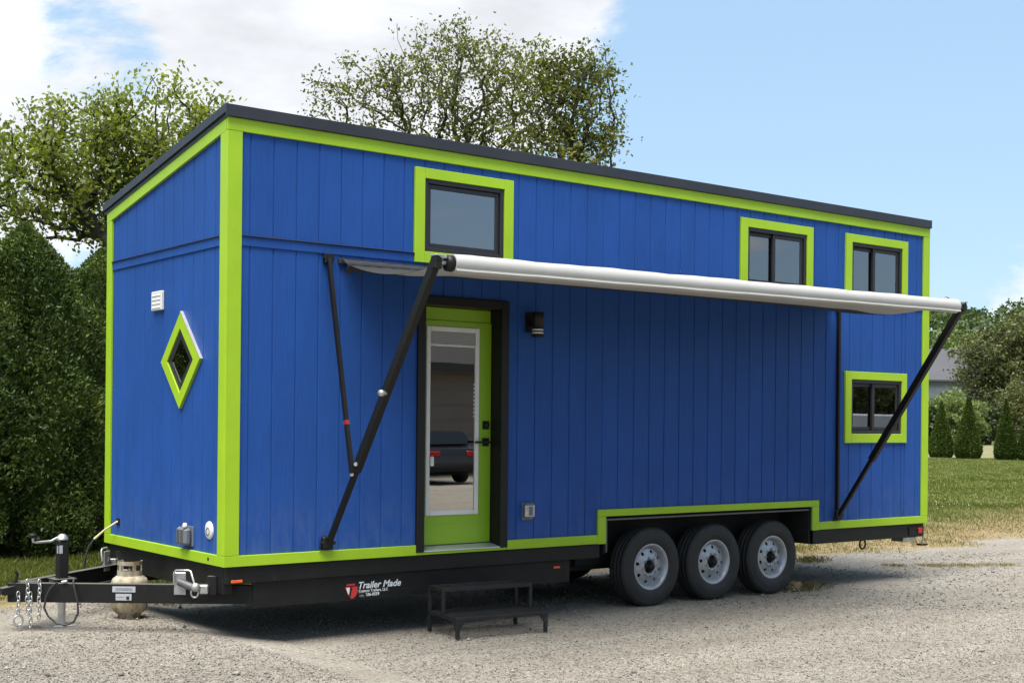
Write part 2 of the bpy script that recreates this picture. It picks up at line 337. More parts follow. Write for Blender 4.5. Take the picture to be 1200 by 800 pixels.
# ---- mesh building
class MB:
    def __init__(s): s.v = []; s.f = []; s.sm = []
    def add(s, vs, fs, smooth=False):
        o = len(s.v); s.v += [tuple(p) for p in vs]; s.f += [tuple(i+o for i in f) for f in fs]; s.sm += [smooth]*len(fs); return s
    def box(s, x0, x1, y0, y1, z0, z1, M=None, b=0):
        if x0 > x1: x0, x1 = x1, x0
        if y0 > y1: y0, y1 = y1, y0
        if z0 > z1: z0, z1 = z1, z0
        if b <= 0:
            vs = [(x, y, z) for x in (x0, x1) for y in (y0, y1) for z in (z0, z1)]
            fs = [(0, 1, 3, 2), (4, 6, 7, 5), (0, 4, 5, 1), (2, 3, 7, 6), (0, 2, 6, 4), (1, 5, 7, 3)]
        else:
            b = min(b, .45*min(x1-x0, y1-y0, z1-z0)); bm = bmesh.new()
            bmesh.ops.create_cube(bm, size=1)
            for q in bm.verts: q.co = Vector(((x0+x1)/2+q.co.x*(x1-x0), (y0+y1)/2+q.co.y*(y1-y0), (z0+z1)/2+q.co.z*(z1-z0)))
            bmesh.ops.bevel(bm, geom=bm.edges[:], offset=b, segments=1, affect='EDGES', profile=.5)
            bm.verts.index_update(); vs = [q.co.copy() for q in bm.verts]; fs = [[q.index for q in f.verts] for f in bm.faces]; bm.free()
        if M is not None: vs = [M @ Vector(q) for q in vs]
        return s.add(vs, fs)
    def prism(s, poly, axis, a, b, M=None):
        """polygon in the plane normal to axis, pushed from a to b"""
        def P(u, v, t): return {0: (t, u, v), 1: (u, t, v), 2: (u, v, t)}[axis]
        n = len(poly); vs = [P(u, v, a) for u, v in poly] + [P(u, v, b) for u, v in poly]
        ar = sum(poly[i][0]*poly[(i+1) % n][1]-poly[(i+1) % n][0]*poly[i][1] for i in range(n))
        fs = [tuple(range(n)), tuple(range(2*n-1, n-1, -1))] + [(i, i+n, (i+1) % n+n, (i+1) % n) for i in range(n)]
        flip = (ar > 0) == (b > a)
        if axis == 1: flip = not flip
        if not flip: fs = [tuple(reversed(f)) for f in fs]
        if M is not None: vs = [M @ Vector(q) for q in vs]
        return s.add(vs, fs)
    def tube(s, pts, r, n=10, caps=True, smooth=True, closed=False):
        pts = [Vector(p) for p in pts]; k = len(pts); rs = r if isinstance(r, (list, tuple)) else [r]*k
        vs = []; fs = []; prev = None
        for i, p in enumerate(pts):
            if closed: t = pts[(i+1) % k]-pts[i-1]
            else: t = pts[min(i+1, k-1)]-pts[max(i-1, 0)]
            t.normalize()
            if prev is None:
                a = Vector((0, 0, 1)) if abs(t.z) < .9 else Vector((1, 0, 0)); u = t.cross(a).normalized()
            else: u = (prev-t*prev.dot(t)).normalized()
            prev = u; v = t.cross(u)
            for j in range(n): a = 2*math.pi*j/n; vs.append(p+(u*math.cos(a)+v*math.sin(a))*rs[i])
        for i in range(k if closed else k-1):
            i2 = (i+1) % k
            for j in range(n): fs.append((i*n+j, i*n+(j+1) % n, i2*n+(j+1) % n, i2*n+j))
        s.add(vs, fs, smooth)
        if caps and not closed: s.add(vs[:n], [tuple(reversed(range(n)))]); s.add(vs[-n:], [tuple(range(n))])
        return s
    def bar(s, a, b, w, h, up=(0, 0, 1)):
        """rectangular bar from a to b, w across, h along up"""
        a, b = Vector(a), Vector(b); t = (b-a).normalized(); up = Vector(up); side = t.cross(up).normalized(); u = side.cross(t).normalized()
        vs = [p+side*(w/2*i)+u*(h/2*j) for p in (a, b) for i, j in ((-1, -1), (1, -1), (1, 1), (-1, 1))]
        fs = [(3, 2, 1, 0), (4, 5, 6, 7)] + [(i, (i+1) % 4, (i+1) % 4+4, i+4) for i in range(4)]
        return s.add(vs, fs)
    def lathe(s, prof, n=32, M=None, axis=1, smooth=True):
        """profile of (radius, height along axis)"""
        vs = []; fs = []; k = len(prof)
        for j in range(n):
            a = 2*math.pi*j/n; c, q = math.cos(a), math.sin(a)
            for r, h in prof: vs.append({0: (h, r*c, r*q), 1: (r*c, h, r*q), 2: (r*c, r*q, h)}[axis])
        for j in range(n):
            j2 = (j+1) % n
            for i in range(k-1):
                fs.append((j*k+i, j2*k+i, j2*k+i+1, j*k+i+1))
        if M is not None: vs = [M @ Vector(q) for q in vs]
        return s.add(vs, fs, smooth)
    def build(s, name, mat, parent=None, fix=True):
        me = bpy.data.meshes.new(name); me.from_pydata(s.v, [], s.f)
        me.polygons.foreach_set('use_smooth', s.sm)
        if fix:
            bm = bmesh.new(); bm.from_mesh(me); bmesh.ops.recalc_face_normals(bm, faces=bm.faces[:]); bm.to_mesh(me); bm.free()
        me.update(); return link(name, me, mat, parent)
def link(name, me, mat, parent=None):
    if mat is not None and not me.materials: me.materials.append(MATS[mat])
    o = bpy.data.objects.new(name, me); COL.objects.link(o)
    if parent is not None: adopt(o, parent)
    return o
ROOTLOC = {}
def adopt(o, parent):
    o.parent = parent
    if parent.name in ROOTLOC: o.matrix_parent_inverse = Matrix.Translation(-ROOTLOC[parent.name])
def tag(o, label=None, cat=None, group=None, kind=None):
    if label: o['label'] = label
    if cat: o['category'] = cat
    if group: o['group'] = group
    if kind: o['kind'] = kind
    return o
def thing(name, loc, label, cat, group=None):
    o = bpy.data.objects.new(name, None); COL.objects.link(o); o.location = loc; ROOTLOC[o.name] = Vector(loc); o.empty_display_size = .3
    return tag(o, label, cat, group)
def fast_mesh(name, V, F, mat, parent=None, smooth=False):
    """V: (n,3) array, F: (m,k) array of equal-sized faces"""
    V = np.asarray(V, np.float32); F = np.asarray(F, np.int32); me = bpy.data.meshes.new(name); k = F.shape[1]
    me.vertices.add(len(V)); me.vertices.foreach_set('co', V.ravel()); me.loops.add(F.size); me.loops.foreach_set('vertex_index', F.ravel())
    me.polygons.add(len(F)); me.polygons.foreach_set('loop_start', np.arange(0, F.size, k, dtype=np.int32)); me.polygons.foreach_set('loop_total', np.full(len(F), k, np.int32))
    if smooth: me.polygons.foreach_set('use_smooth', np.ones(len(F), bool))
    me.update(calc_edges=True); return link(name, me, mat, parent)

# ================================================================== SETTING: ground, hill
def build_ground():
    t = np.linspace(-1, 1, 221); s = np.sinh(t*5.4)/np.sinh(5.4)*1500
    xs = s+4; ys = s+2; X, Y = np.meshgrid(xs, ys, indexing='ij'); Z = gza(X, Y)
    wl = np.clip((Y-gravel_edge(X))/1.0, 0, 1)*np.exp(-((X-4)/60)**2-((Y-4)/60)**2)
    Z = Z + .012*np.sin(X*1.7+.4)*np.cos(Y*2.1)*np.clip((np.abs(Y+3)-2.2)/1.5, 0, 1)*np.exp(-((X-4)/30)**2-((Y)/30)**2) - .01
    n = len(xs); I = np.arange(n*n).reshape(n, n); F = np.stack([I[:-1, :-1], I[1:, :-1], I[1:, 1:], I[:-1, 1:]], -1).reshape(-1, 4)
    o = fast_mesh('ground', np.stack([X, Y, Z], -1).reshape(-1, 3), F, 'lot_and_lawn', smooth=True); tag(o, kind='structure')
build_ground()

def hill_z(u, d):
    """height of the wooded hill; u = lateral metres right of the view axis, d = depth"""
    t = np.clip((d-300)/230, 0, 1); t = t*t*(3-2*t)
    return t*(44 + 3.0*np.sin(u*.021+1.0) + 1.6*np.sin(u*.06+.5)) - 1.0
def build_hill():
    us = np.linspace(-500, 900, 90); ds = np.concatenate([np.linspace(285, 560, 30), np.linspace(600, 1100, 8)])
    U, D = np.meshgrid(us, ds, indexing='ij'); Z = hill_z(U, D)
    X = CAM.x+FW.x*D+RT.x*U; Y = CAM.y+FW.y*D+RT.y*U; a, b = U.shape; I = np.arange(a*b).reshape(a, b)
    F = np.stack([I[:-1, :-1], I[1:, :-1], I[1:, 1:], I[:-1, 1:]], -1).reshape(-1, 4)
    o = fast_mesh('hill', np.stack([X, Y, Z], -1).reshape(-1, 3), F, 'forest_leaf', smooth=True); tag(o, kind='structure')
build_hill()

# ---- leaf cards as real little diamond leaves
def leaves(pos, size, up_bias=.4, aspect=.55, out=None, rg=rng):
    """(n,3) positions -> vertices and quads of folded diamond leaves"""
    n = len(pos); size = np.broadcast_to(size, (n,))[:, None]
    a = rg.normal(size=(n, 3)); 
    if out is not None: a = a*.75+out
    a /= np.linalg.norm(a, axis=1, keepdims=True)
    nrm = rg.normal(size=(n, 3)); nrm[:, 2] += up_bias*2; b = np.cross(nrm, a); b /= np.linalg.norm(b, axis=1, keepdims=True)+1e-9
    c = np.cross(a, b)
    V = np.stack([pos-a*size*.5, pos+b*size*aspect*.5+c*size*.06, pos+a*size*.5, pos-b*size*aspect*.5+c*size*.06], 1).reshape(-1, 3)
    F = np.arange(4*n).reshape(n, 4); return V, F

def forest():
    rg = np.random.default_rng(21); Vs = []; Fs = []; o = 0
    # crowns on the hillside
    for i in range(950):
        u = rg.uniform(20, 420); d = rg.uniform(290, 545); z = float(hill_z(np.array(u), np.array(d)))
        r = rg.uniform(3.6, 6.8); hgt = r*rg.uniform(1.0, 1.4); n = 150
        q = rg.normal(size=(n, 3)); q /= np.linalg.norm(q, axis=1, keepdims=True); q[:, 2] = np.abs(q[:, 2])*1.0-.15
        lump = 1+.22*np.sin(q[:, 0]*5+i)*np.cos(q[:, 1]*5+i*2)
        p = q*np.array([r, r, hgt])*lump[:, None]*rg.uniform(.82, 1.03, (n, 1)) + np.array([0, 0, hgt*.7])
        c = CAM+FW*d+RT*u
        p = p+np.array([c.x, c.y, z]); V, F = leaves(p, rg.uniform(.9, 1.9, n), .6, .8, q*1.0, rg)
        Vs.append(V); Fs.append(F+o); o += len(V)
    ob = fast_mesh('forest', np.concatenate(Vs), np.concatenate(Fs), 'forest_leaf')
    tag(ob, 'wooded hillside of mixed green trees under the sky', 'forest', kind='stuff')
forest()

# ================================================================== THE TINY HOUSE ON ITS TRAILER
# x along the long side (0 = corner nearest the camera), y to the back, z up; the long side is the plane y = 0, the hitch end the plane x = 0
HL, HW, ZB, ZG, SL = 8.93, 2.49, .65, 4.115, .1767
house = thing('tiny_house', (HL/2, HW/2, 0), 'long bright blue tiny house with lime green trim on a three-axle trailer', 'tiny house')
def H(mb, name, mat, parent=None, label=None):
    o = mb.build(name, mat, parent or house)
    if label: o['label'] = label
    return o

WINS = [  # trim outline, then black frame outline: x0, x1, z0, z1
    dict(t=(1.700, 2.750, 3.137, 3.945), f=(1.800, 2.648, 3.235, 3.857), two=False, lab='wide single-pane window above the door'),
    dict(t=(5.710, 6.845, 3.130, 3.925), f=(5.813, 6.745, 3.226, 3.833), two=True, lab='two-pane upper window with a glowing lamp behind it'),
    dict(t=(7.402, 8.520, 3.130, 3.920), f=(7.506, 8.420, 3.226, 3.830), two=True, lab='two-pane upper window near the rear corner'),
    dict(t=(7.410, 8.520, 1.594, 2.392), f=(7.516, 8.428, 1.696, 2.303), two=True, lab='low two-pane window behind the awning strut'),
]
DOOR = (1.82, 2.63, .70, 2.785)
ARCH = (3.84, 6.92, .0, .94)
def slices(x0, x1, z0, z1, holes):
    """rectangles left of [x0,x1]x[z0,z1] once the holes are cut out"""
    cuts = sorted({x0, x1} | {h[i] for h in holes for i in (0, 1) if x0 < h[i] < x1}); out = []
    for a, b in zip(cuts, cuts[1:]):
        m = (a+b)/2; iv = [(z0, z1)]
        for h in holes:
            if h[0] < m < h[1]:
                nv = []
                for p, q in iv:
                    if h[3] <= p or h[2] >= q: nv.append((p, q)); continue
                    if h[2] > p: nv.append((p, h[2]))
                    if h[3] < q: nv.append((h[3], q))
                iv = nv
        for p, q in iv: out.append((a, b, p, q))
    return out
HOLES = [(w_['f'][0]-.02, w_['f'][1]+.02, w_['f'][2]-.02, w_['f'][3]+.02) for w_ in WINS] + [(DOOR[0]-.02, DOOR[1]+.02, .0, DOOR[3]+.02), ARCH]

# wall sheathing with the openings in it, then the siding boards one by one
mb = MB()
for a, b, p, q in slices(.0, HL, ZB, 4.10, HOLES): mb.box(a, b, .007, .10, p, q)
side_wall = H(mb, 'side_wall', 'blue_siding_paint')
GAP = .0045; THK = .012
def board_profile(a, b, x0, x1):
    c = .004; l = a+GAP if a == x0 else a; r = b-GAP if b == x1 else b
    pts = [(l, .0065)]
    pts += [(l, c), (l+c, 0)] if a == x0 else [(l, 0)]
    pts += [(r-c, 0), (r, c)] if b == x1 else [(r, 0)]
    return pts + [(r, .0065)]
SP = .2032
i = 0; x = -.02
while x < HL-.02:
    x1 = min(x+SP, HL-.003); x0 = max(x, .003)
    for z0, z1 in ((.68, 3.155), (3.20, 4.06)):
        rects = [r for r in slices(x0, x1, z0, z1, HOLES) if r[1]-r[0] > .012]; runs = []
        for r in rects:
            hit = [g for g in runs if any(abs(q[1]-r[0]) < 1e-6 and q[2] < r[3] and r[2] < q[3] for q in g)]
            new = [r]
            for g in hit: new += g; runs.remove(g)
            runs.append(new)
        for g in runs:
            mb = MB()
            for a, b, p, q in g: mb.prism(board_profile(a, b, x0, x1), 2, p, q)
            H(mb, 'siding_board', 'blue_siding_paint', side_wall)
    x += SP
mb = MB(); mb.prism([(.003, ZB), (HW, ZB), (HW, 4.10-SL*HW), (.003, 4.10)], 0, .007, .10); front_wall = H(mb, 'front_wall', 'blue_siding_paint')
y = 0.03-SP
while y < HW:
    y0, y1 = max(y, .003)+GAP, min(y+SP, HW-.003)-GAP
    for lo, up in ((.68, 3.155), (3.20, None)):
        z0a = z0b = up if up else 0
        if up: top0 = top1 = up
        else: top0, top1 = ZG-.05-SL*y0, ZG-.05-SL*y1
        c = .004; mb = MB()
        ring0 = [(.0065, y0), (c, y0), (0, y0+c), (0, y1-c), (c, y1), (.0065, y1)]
        vs = [(xx, yy, lo) for xx, yy in ring0] + [(xx, yy, top0+(top1-top0)*(yy-y0)/(y1-y0)) for xx, yy in ring0]
        n = 6; fs = [tuple(range(n)), tuple(range(2*n-1, n-1, -1))] + [(i, i+n, (i+1) % n+n, (i+1) % n) for i in range(n)]
        mb.add(vs, fs); H(mb, 'siding_board', 'blue_siding_paint', front_wall)
    y += SP
mb = MB(); mb.box(.1, HL-.1, HW-.1, HW-.004, ZB, ZG-SL*HW-.02); H(mb, 'back_wall', 'blue_siding_paint')
mb = MB(); mb.prism([(.1, ZB), (HW-.004, ZB), (HW-.004, 4.10-SL*HW), (.1, 4.10)], 0, HL-.1, HL-.004); H(mb, 'rear_wall', 'blue_siding_paint')
# rooms
mb = MB(); mb.box(.1, 3.84, .1, HW-.1, .66, .70); mb.box(6.92, HL-.1, .1, HW-.1, .66, .70); mb.box(3.84, 6.92, .45, HW-.1, .66, .70); H(mb, 'floor', 'interior_floor')
for nm, mt, bx in (('interior_lining', 'interior_wall', (.104, HL-.104, HW-.12, HW-.101, .71, 3.5)), ('interior_lining', 'interior_wall', (.105, .12, .104, HW-.13, .71, 3.5)), ('interior_lining', 'interior_wall', (HL-.12, HL-.105, .104, HW-.13, .71, 3.5)),
                   ('loft_floor', 'interior_wall', (.13, 2.9, .14, HW-.13, 2.96, 3.02)), ('loft_floor', 'interior_wall', (5.2, HL-.13, .14, HW-.13, 2.86, 2.92)), ('interior_partition', 'interior_wall', (4.0, 4.05, .46, HW-.13, .71, 2.6)), ('interior_partition', 'interior_wall', (6.0, 6.05, .46, HW-.13, .71, 2.85))):
    mb = MB(); mb.box(*bx); H(mb, nm, mt)
mb = MB(); mb.lathe([(0, -.05), (.03, -.045), (.045, -.02), (.045, .02), (.02, .05), (0, .06)], 12, Matrix.Translation((7.988, 1.3, 3.765)), axis=2); lamp = H(mb, 'ceiling_lamp', 'bulb_glow')
mb = MB(); mb.tube([(7.988, 1.3, 3.80), (7.988, 1.3, 3.88)], .006, 6); H(mb, 'cord', 'black_trim', lamp)

# trim boards
T0, T1 = .001, -.022
def tbox(name, *a, b=.003): m = MB(); m.box(*a, b=b); return H(m, name, 'lime_paint')
tbox('corner_trim', -.022, .105, T1, T0, .7365, 4.012)
tbox('corner_trim', HL-.105, HL+.012, T1, T0, .7365, 4.012)
tbox('corner_trim', -.0225, -.0005, .0015, .105, .7365, 4.05-SL*.1)
tbox('corner_trim', -.0225, -.0005, HW-.108, HW+.012, .7365, ZG-.105-SL*HW+.02)
tbox('eave_trim', -.022, HL+.012, T1-.001, T0, 4.0135, ZG)
m = MB(); m.prism([(.0015, ZG-.001), (.0015, 4.0145), (HW+.012, 4.0145-SL*HW), (HW+.012, ZG-.001-SL*HW)], 0, -.0235, -.0005); H(m, 'rake_trim', 'lime_paint')
tbox('bottom_trim', -.022, 1.742, T1, T0, ZB, .735); tbox('bottom_trim', 2.712, 3.786, T1, T0, ZB, .735); tbox('bottom_trim', 6.982, HL+.012, T1, T0, ZB, .735)
tbox('bottom_trim', 1.7435, 2.7105, T1+.002, T0, ZB, .674)
tbox('bottom_trim', -.0225, -.0005, .0015, HW+.012, ZB, .735)
tbox('wheel_arch_trim', 3.787, 3.890, T1-.002, T0, ZB-.004, .903); tbox('wheel_arch_trim', 6.870, 6.980, T1-.002, T0, ZB-.004, .903); tbox('wheel_arch_trim', 3.787, 6.980, T1-.002, T0, .9045, .972)
def belt(x0, x1):
    m = MB(); m.box(x0, x1, -.012, .004, 3.135, 3.208, b=.002); o = H(m, 'belt_board', 'blue_siding_paint')
    m = MB(); m.prism([(.003, 3.2085), (-.024, 3.2085), (-.026, 3.2125), (.003, 3.222)], 0, x0, x1); H(m, 'flashing', 'roof_metal', o)
for a, b in ((.106, 1.699), (2.751, 5.709), (6.846, 7.401), (8.521, HL-.106)): belt(a, b)
m = MB(); m.box(-.012, .004, .106, HW-.109, 3.135, 3.208, b=.002); o = H(m, 'belt_board', 'blue_siding_paint')
m = MB(); m.prism([(.003, 3.2085), (-.024, 3.2085), (-.026, 3.2125), (.003, 3.222)], 1, .106, HW-.109); H(m, 'flashing', 'roof_edge_metal', o)

# roof: single slope down to the back
def rz(y): return 4.200-SL*y
m = MB(); m.prism([(-.04, rz(-.045)-.006), (HW+.06, rz(HW+.06)-.006), (HW+.06, rz(HW+.06)-.095), (-.04, rz(-.045)-.095)], 0, -.03, HL+.004); roof = H(m, 'roof', 'roof_metal')
m = MB(); m.box(-.05, HL+.006, -.052, -.0405, rz(0)-.086, rz(0)+.006, b=.002); H(m, 'fascia', 'roof_metal', roof)
m = MB(); m.prism([(-.04, rz(-.045)+.004), (HW+.06, rz(HW+.06)+.004), (HW+.06, rz(HW+.06)-.062), (-.04, rz(-.045)-.062)], 0, -.047, -.0315); H(m, 'rake_flashing', 'roof_metal', roof)
m = MB(); m.prism([(-.04, rz(-.045)+.004), (HW+.06, rz(HW+.06)+.004), (HW+.06, rz(HW+.06)-.062), (-.04, rz(-.045)-.062)], 0, HL+.0055, HL+.018); H(m, 'rake_flashing', 'roof_metal', roof)
m = MB()
for k in range(1, 22):
    x = k*.41; m.prism([(.12, rz(.12)-.007), (HW+.05, rz(HW+.05)-.007), (HW+.05, rz(HW+.05)+.014), (.16, rz(.16)+.014)], 0, x-.006, x+.006)
H(m, 'standing_seams', 'roof_metal', roof)

# windows in the long side
def casing(x0, x1, z0, z1, X0, X1, Z0, Z1, par):
    """four lime boards round a black frame: outer X0..Z1, inner x0..z1"""
    for a in ((X0, x0, Z0, Z1), (x1, X1, Z0, Z1), (x0+.0008, x1-.0008, z1, Z1-.0008), (x0+.0008, x1-.0008, Z0+.0008, z0)):
        m = MB(); m.box(a[0], a[1], -.026, .002, a[2], a[3], b=.003); H(m, 'casing', 'lime_paint', par)
def make_window(d):
    (X0, X1, Z0, Z1), (x0, x1, z0, z1) = d['t'], d['f']
    def ring(m, a, b, c, e, w, y0, y1, bv=.004):
        m.box(a, a+w, y0, y1, c, e, b=bv); m.box(b-w, b, y0, y1, c, e, b=bv); m.box(a+w+.0006, b-w-.0006, y0, y1, e-w, e-.0006, b=bv); m.box(a+w+.0006, b-w-.0006, y0, y1, c+.0006, c+w, b=bv)
    m = MB(); ring(m, x0, x1, z0, z1, .038, -.012, .09); fr = H(m, 'window', 'window_black_vinyl', None, d['lab'])
    casing(x0, x1, z0, z1, X0, X1, Z0, Z1, fr)
    a, b, c, e = x0+.039, x1-.039, z0+.039, z1-.039
    if d['two']:
        mid = (x0+x1)/2-.02
        for s, (p, q, yy) in enumerate(((a, mid+.018, .032), (mid-.03, b, .006))):
            m = MB(); ring(m, p, q, c, e, .040, yy, yy+.022); sash = H(m, 'sash', 'window_black_vinyl', fr)
            m = MB(); m.box(p+.037, q-.037, yy+.009, yy+.014, c+.037, e-.037); H(m, 'pane', 'window_glass', fr)
    else:
        m = MB(); ring(m, a, b, c, e, .040, .008, .03); H(m, 'sash', 'window_black_vinyl', fr)
        m = MB(); m.box(a+.037, b-.037, .017, .022, c+.037, e-.037); H(m, 'pane', 'window_glass', fr)
    return fr
for d in WINS: make_window(d)
# pale roller shades drawn behind the upper panes
for d in WINS[:1]:
    x0, x1, z0, z1 = d['f']; m = MB(); m.box(x0+.02, x1-.02, .13, .134, z0+.02, z1-.02); H(m, 'roller_shade', 'grey_plastic')

# diamond window in the hitch end
def diamond():
    cy, cz = .840, 2.266
    def ring(ro, ri, x0, x1):
        m = MB(); po = [(cy+ro*math.cos(a), cz+ro*1.02*math.sin(a)) for a in (0, math.pi/2, math.pi, 1.5*math.pi)]
        pi_ = [(cy+ri*math.cos(a), cz+ri*1.02*math.sin(a)) for a in (0, math.pi/2, math.pi, 1.5*math.pi)]
        return po, pi_
    po, pi_ = ring(.385, .262, 0, 0); first = None
    m = MB(); qo, qi = ring(.258, .178, 0, 0)
    for k in range(4):
        j = (k+1) % 4; m.prism([qo[k], qo[j], qi[j], qi[k]], 0, -.014, -.0005)
    dw = H(m, 'window', 'window_black_vinyl', None, 'diamond-shaped window in the hitch-end wall')
    for k in range(4):
        j = (k+1) % 4; m = MB(); m.prism([po[k], po[j], pi_[j], pi_[k]], 0, -.024-.0006*k, -.0005); H(m, 'casing', 'lime_paint', dw)
    m = MB(); m.prism(ring(.185, 0, 0, 0)[0], 0, -.004, -.0008); H(m, 'backing', 'hole_black', dw)
    m = MB(); m.prism(ring(.1785, 0, 0, 0)[0], 0, -.0085, -.0055); H(m, 'pane', 'window_glass', dw)
    # metal head flashing on the side towards the corner
    a = Vector((-.012, cy-.397, cz+.004)); b = Vector((-.012, cy-.004, cz+.405)); m = MB(); m.bar(a, b, .028, .006, up=(0, -1, 1)); H(m, 'head_flashing', 'aluminium', dw)
diamond()

# door
def build_door():
    x0, x1, z0, z1 = DOOR; D = .128
    m = MB()
    m.box(1.743, 1.8195, -.030, .0035, .672, 2.862, b=.004); m.box(2.6305, 2.712, -.030, .0035, .672, 2.862, b=.004); m.box(1.8202, 2.6298, -.030, .0035, 2.7855, 2.8612, b=.004)
    m.box(1.8005, 1.8195, .004, .17, .69, 2.80); m.box(2.6305, 2.6495, .004, .17, .69, 2.80); m.box(1.8202, 2.6298, .004, .17, 2.7855, 2.8047)
    fr = H(m, 'door_frame', 'black_trim')
    m = MB(); m.box(x0+.003, x1-.003, D+.012, D+.04, 2.672, 2.783, b=.003); H(m, 'head_panel', 'shaded_door_lime', fr)
    m = MB()
    gx0, gx1, gq0, gq1 = 1.925, 2.490, .968, 2.618                   # opening for the glass
    for a in slices(x0+.004, x1-.004, .712, 2.668, [(gx0+.012, gx1-.012, gq0+.012, gq1-.012)]): m.box(a[0], a[1], D, D+.044, a[2], a[3])
    door = H(m, 'door', 'shaded_door_lime', None, 'lime green glazed entry door')
    m = MB(); m.box(gx0-.012, gx1+.012, D-.003, D-.0003, gq0-.075, gq0-.062); H(m, 'moulding', 'shaded_door_lime', door)
    m = MB(); m.box(gx0-.012, gx1+.012, D-.003, D-.0003, gq1+.028, gq1+.034); H(m, 'moulding', 'shaded_door_lime', door)
    m = MB(); w_ = .042; y0, y1 = D-.012, D+.006
    m.box(gx0, gx0+w_, y0, y1, gq0, gq1, b=.005); m.box(gx1-w_, gx1, y0, y1, gq0, gq1, b=.005); m.box(gx0+w_+.0006, gx1-w_-.0006, y0, y1, gq1-w_, gq1-.0006, b=.005); m.box(gx0+w_+.0006, gx1-w_-.0006, y0, y1, gq0+.0006, gq0+w_, b=.005)
    H(m, 'glass_frame', 'white_plastic', door)
    m = MB(); m.box(gx0+.04, gx1-.04, D+.002, D+.006, gq0+.04, gq1-.04); H(m, 'pane', 'door_glass', door)
    m = MB()
    for k in range(9): z = 2.583-.0135*k; m.box(gx0+w_+.002, gx1-w_-.002, D-.0035+.0006*(k % 2), D+.0012, z-.011, z)
    H(m, 'raised_blind', 'blind_grey', door)
    m = MB(); m.box(gx0+w_+.002, gx1-w_-.002, D-.006, D+.0012, 2.446, 2.462, b=.002); H(m, 'blind_rail', 'white_plastic', door)
    m = MB(); m.box(1.963, 2.003, D-.026, D-.0125, 1.40, 1.485, b=.006); H(m, 'blind_slider', 'white_plastic', door)
    m = MB()
    for k in range(9): m.box(2.436, 2.442, D-.006, D+.001, 1.83+k*.035, 1.845+k*.035)
    H(m, 'blind_cord', 'white_plastic', door)
    m = MB(); m.box(2.532, 2.604, D-.012, D-.0003, 1.722, 1.796, b=.004); m.lathe([(0, -.024), (.022, -.024), (.026, -.02), (.026, 0)], 20, Matrix.Translation((2.568, D-.0115, 1.759)), axis=1); H(m, 'deadbolt', 'black_trim', door)
    m = MB(); m.box(2.532, 2.604, D-.012, D-.0003, 1.572, 1.644, b=.004); m.tube([(2.568, D-.01, 1.608), (2.568, D-.055, 1.608)], .012, 12); m.box(2.415, 2.582, D-.064, D-.048, 1.598, 1.618, b=.004); H(m, 'lever_handle', 'black_trim', door)
    m = MB(); m.prism([(-.028, .6755), (D+.04, .6755), (D+.04, .708), (D-.01, .708), (-.026, .684)], 0, 1.8208, 2.6292); H(m, 'threshold', 'aluminium')
    m = MB(); m.box(1.8208, 2.6292, D-.006, D-.001, .7095, .716); H(m, 'door_sweep', 'black_cable', door)
build_door()

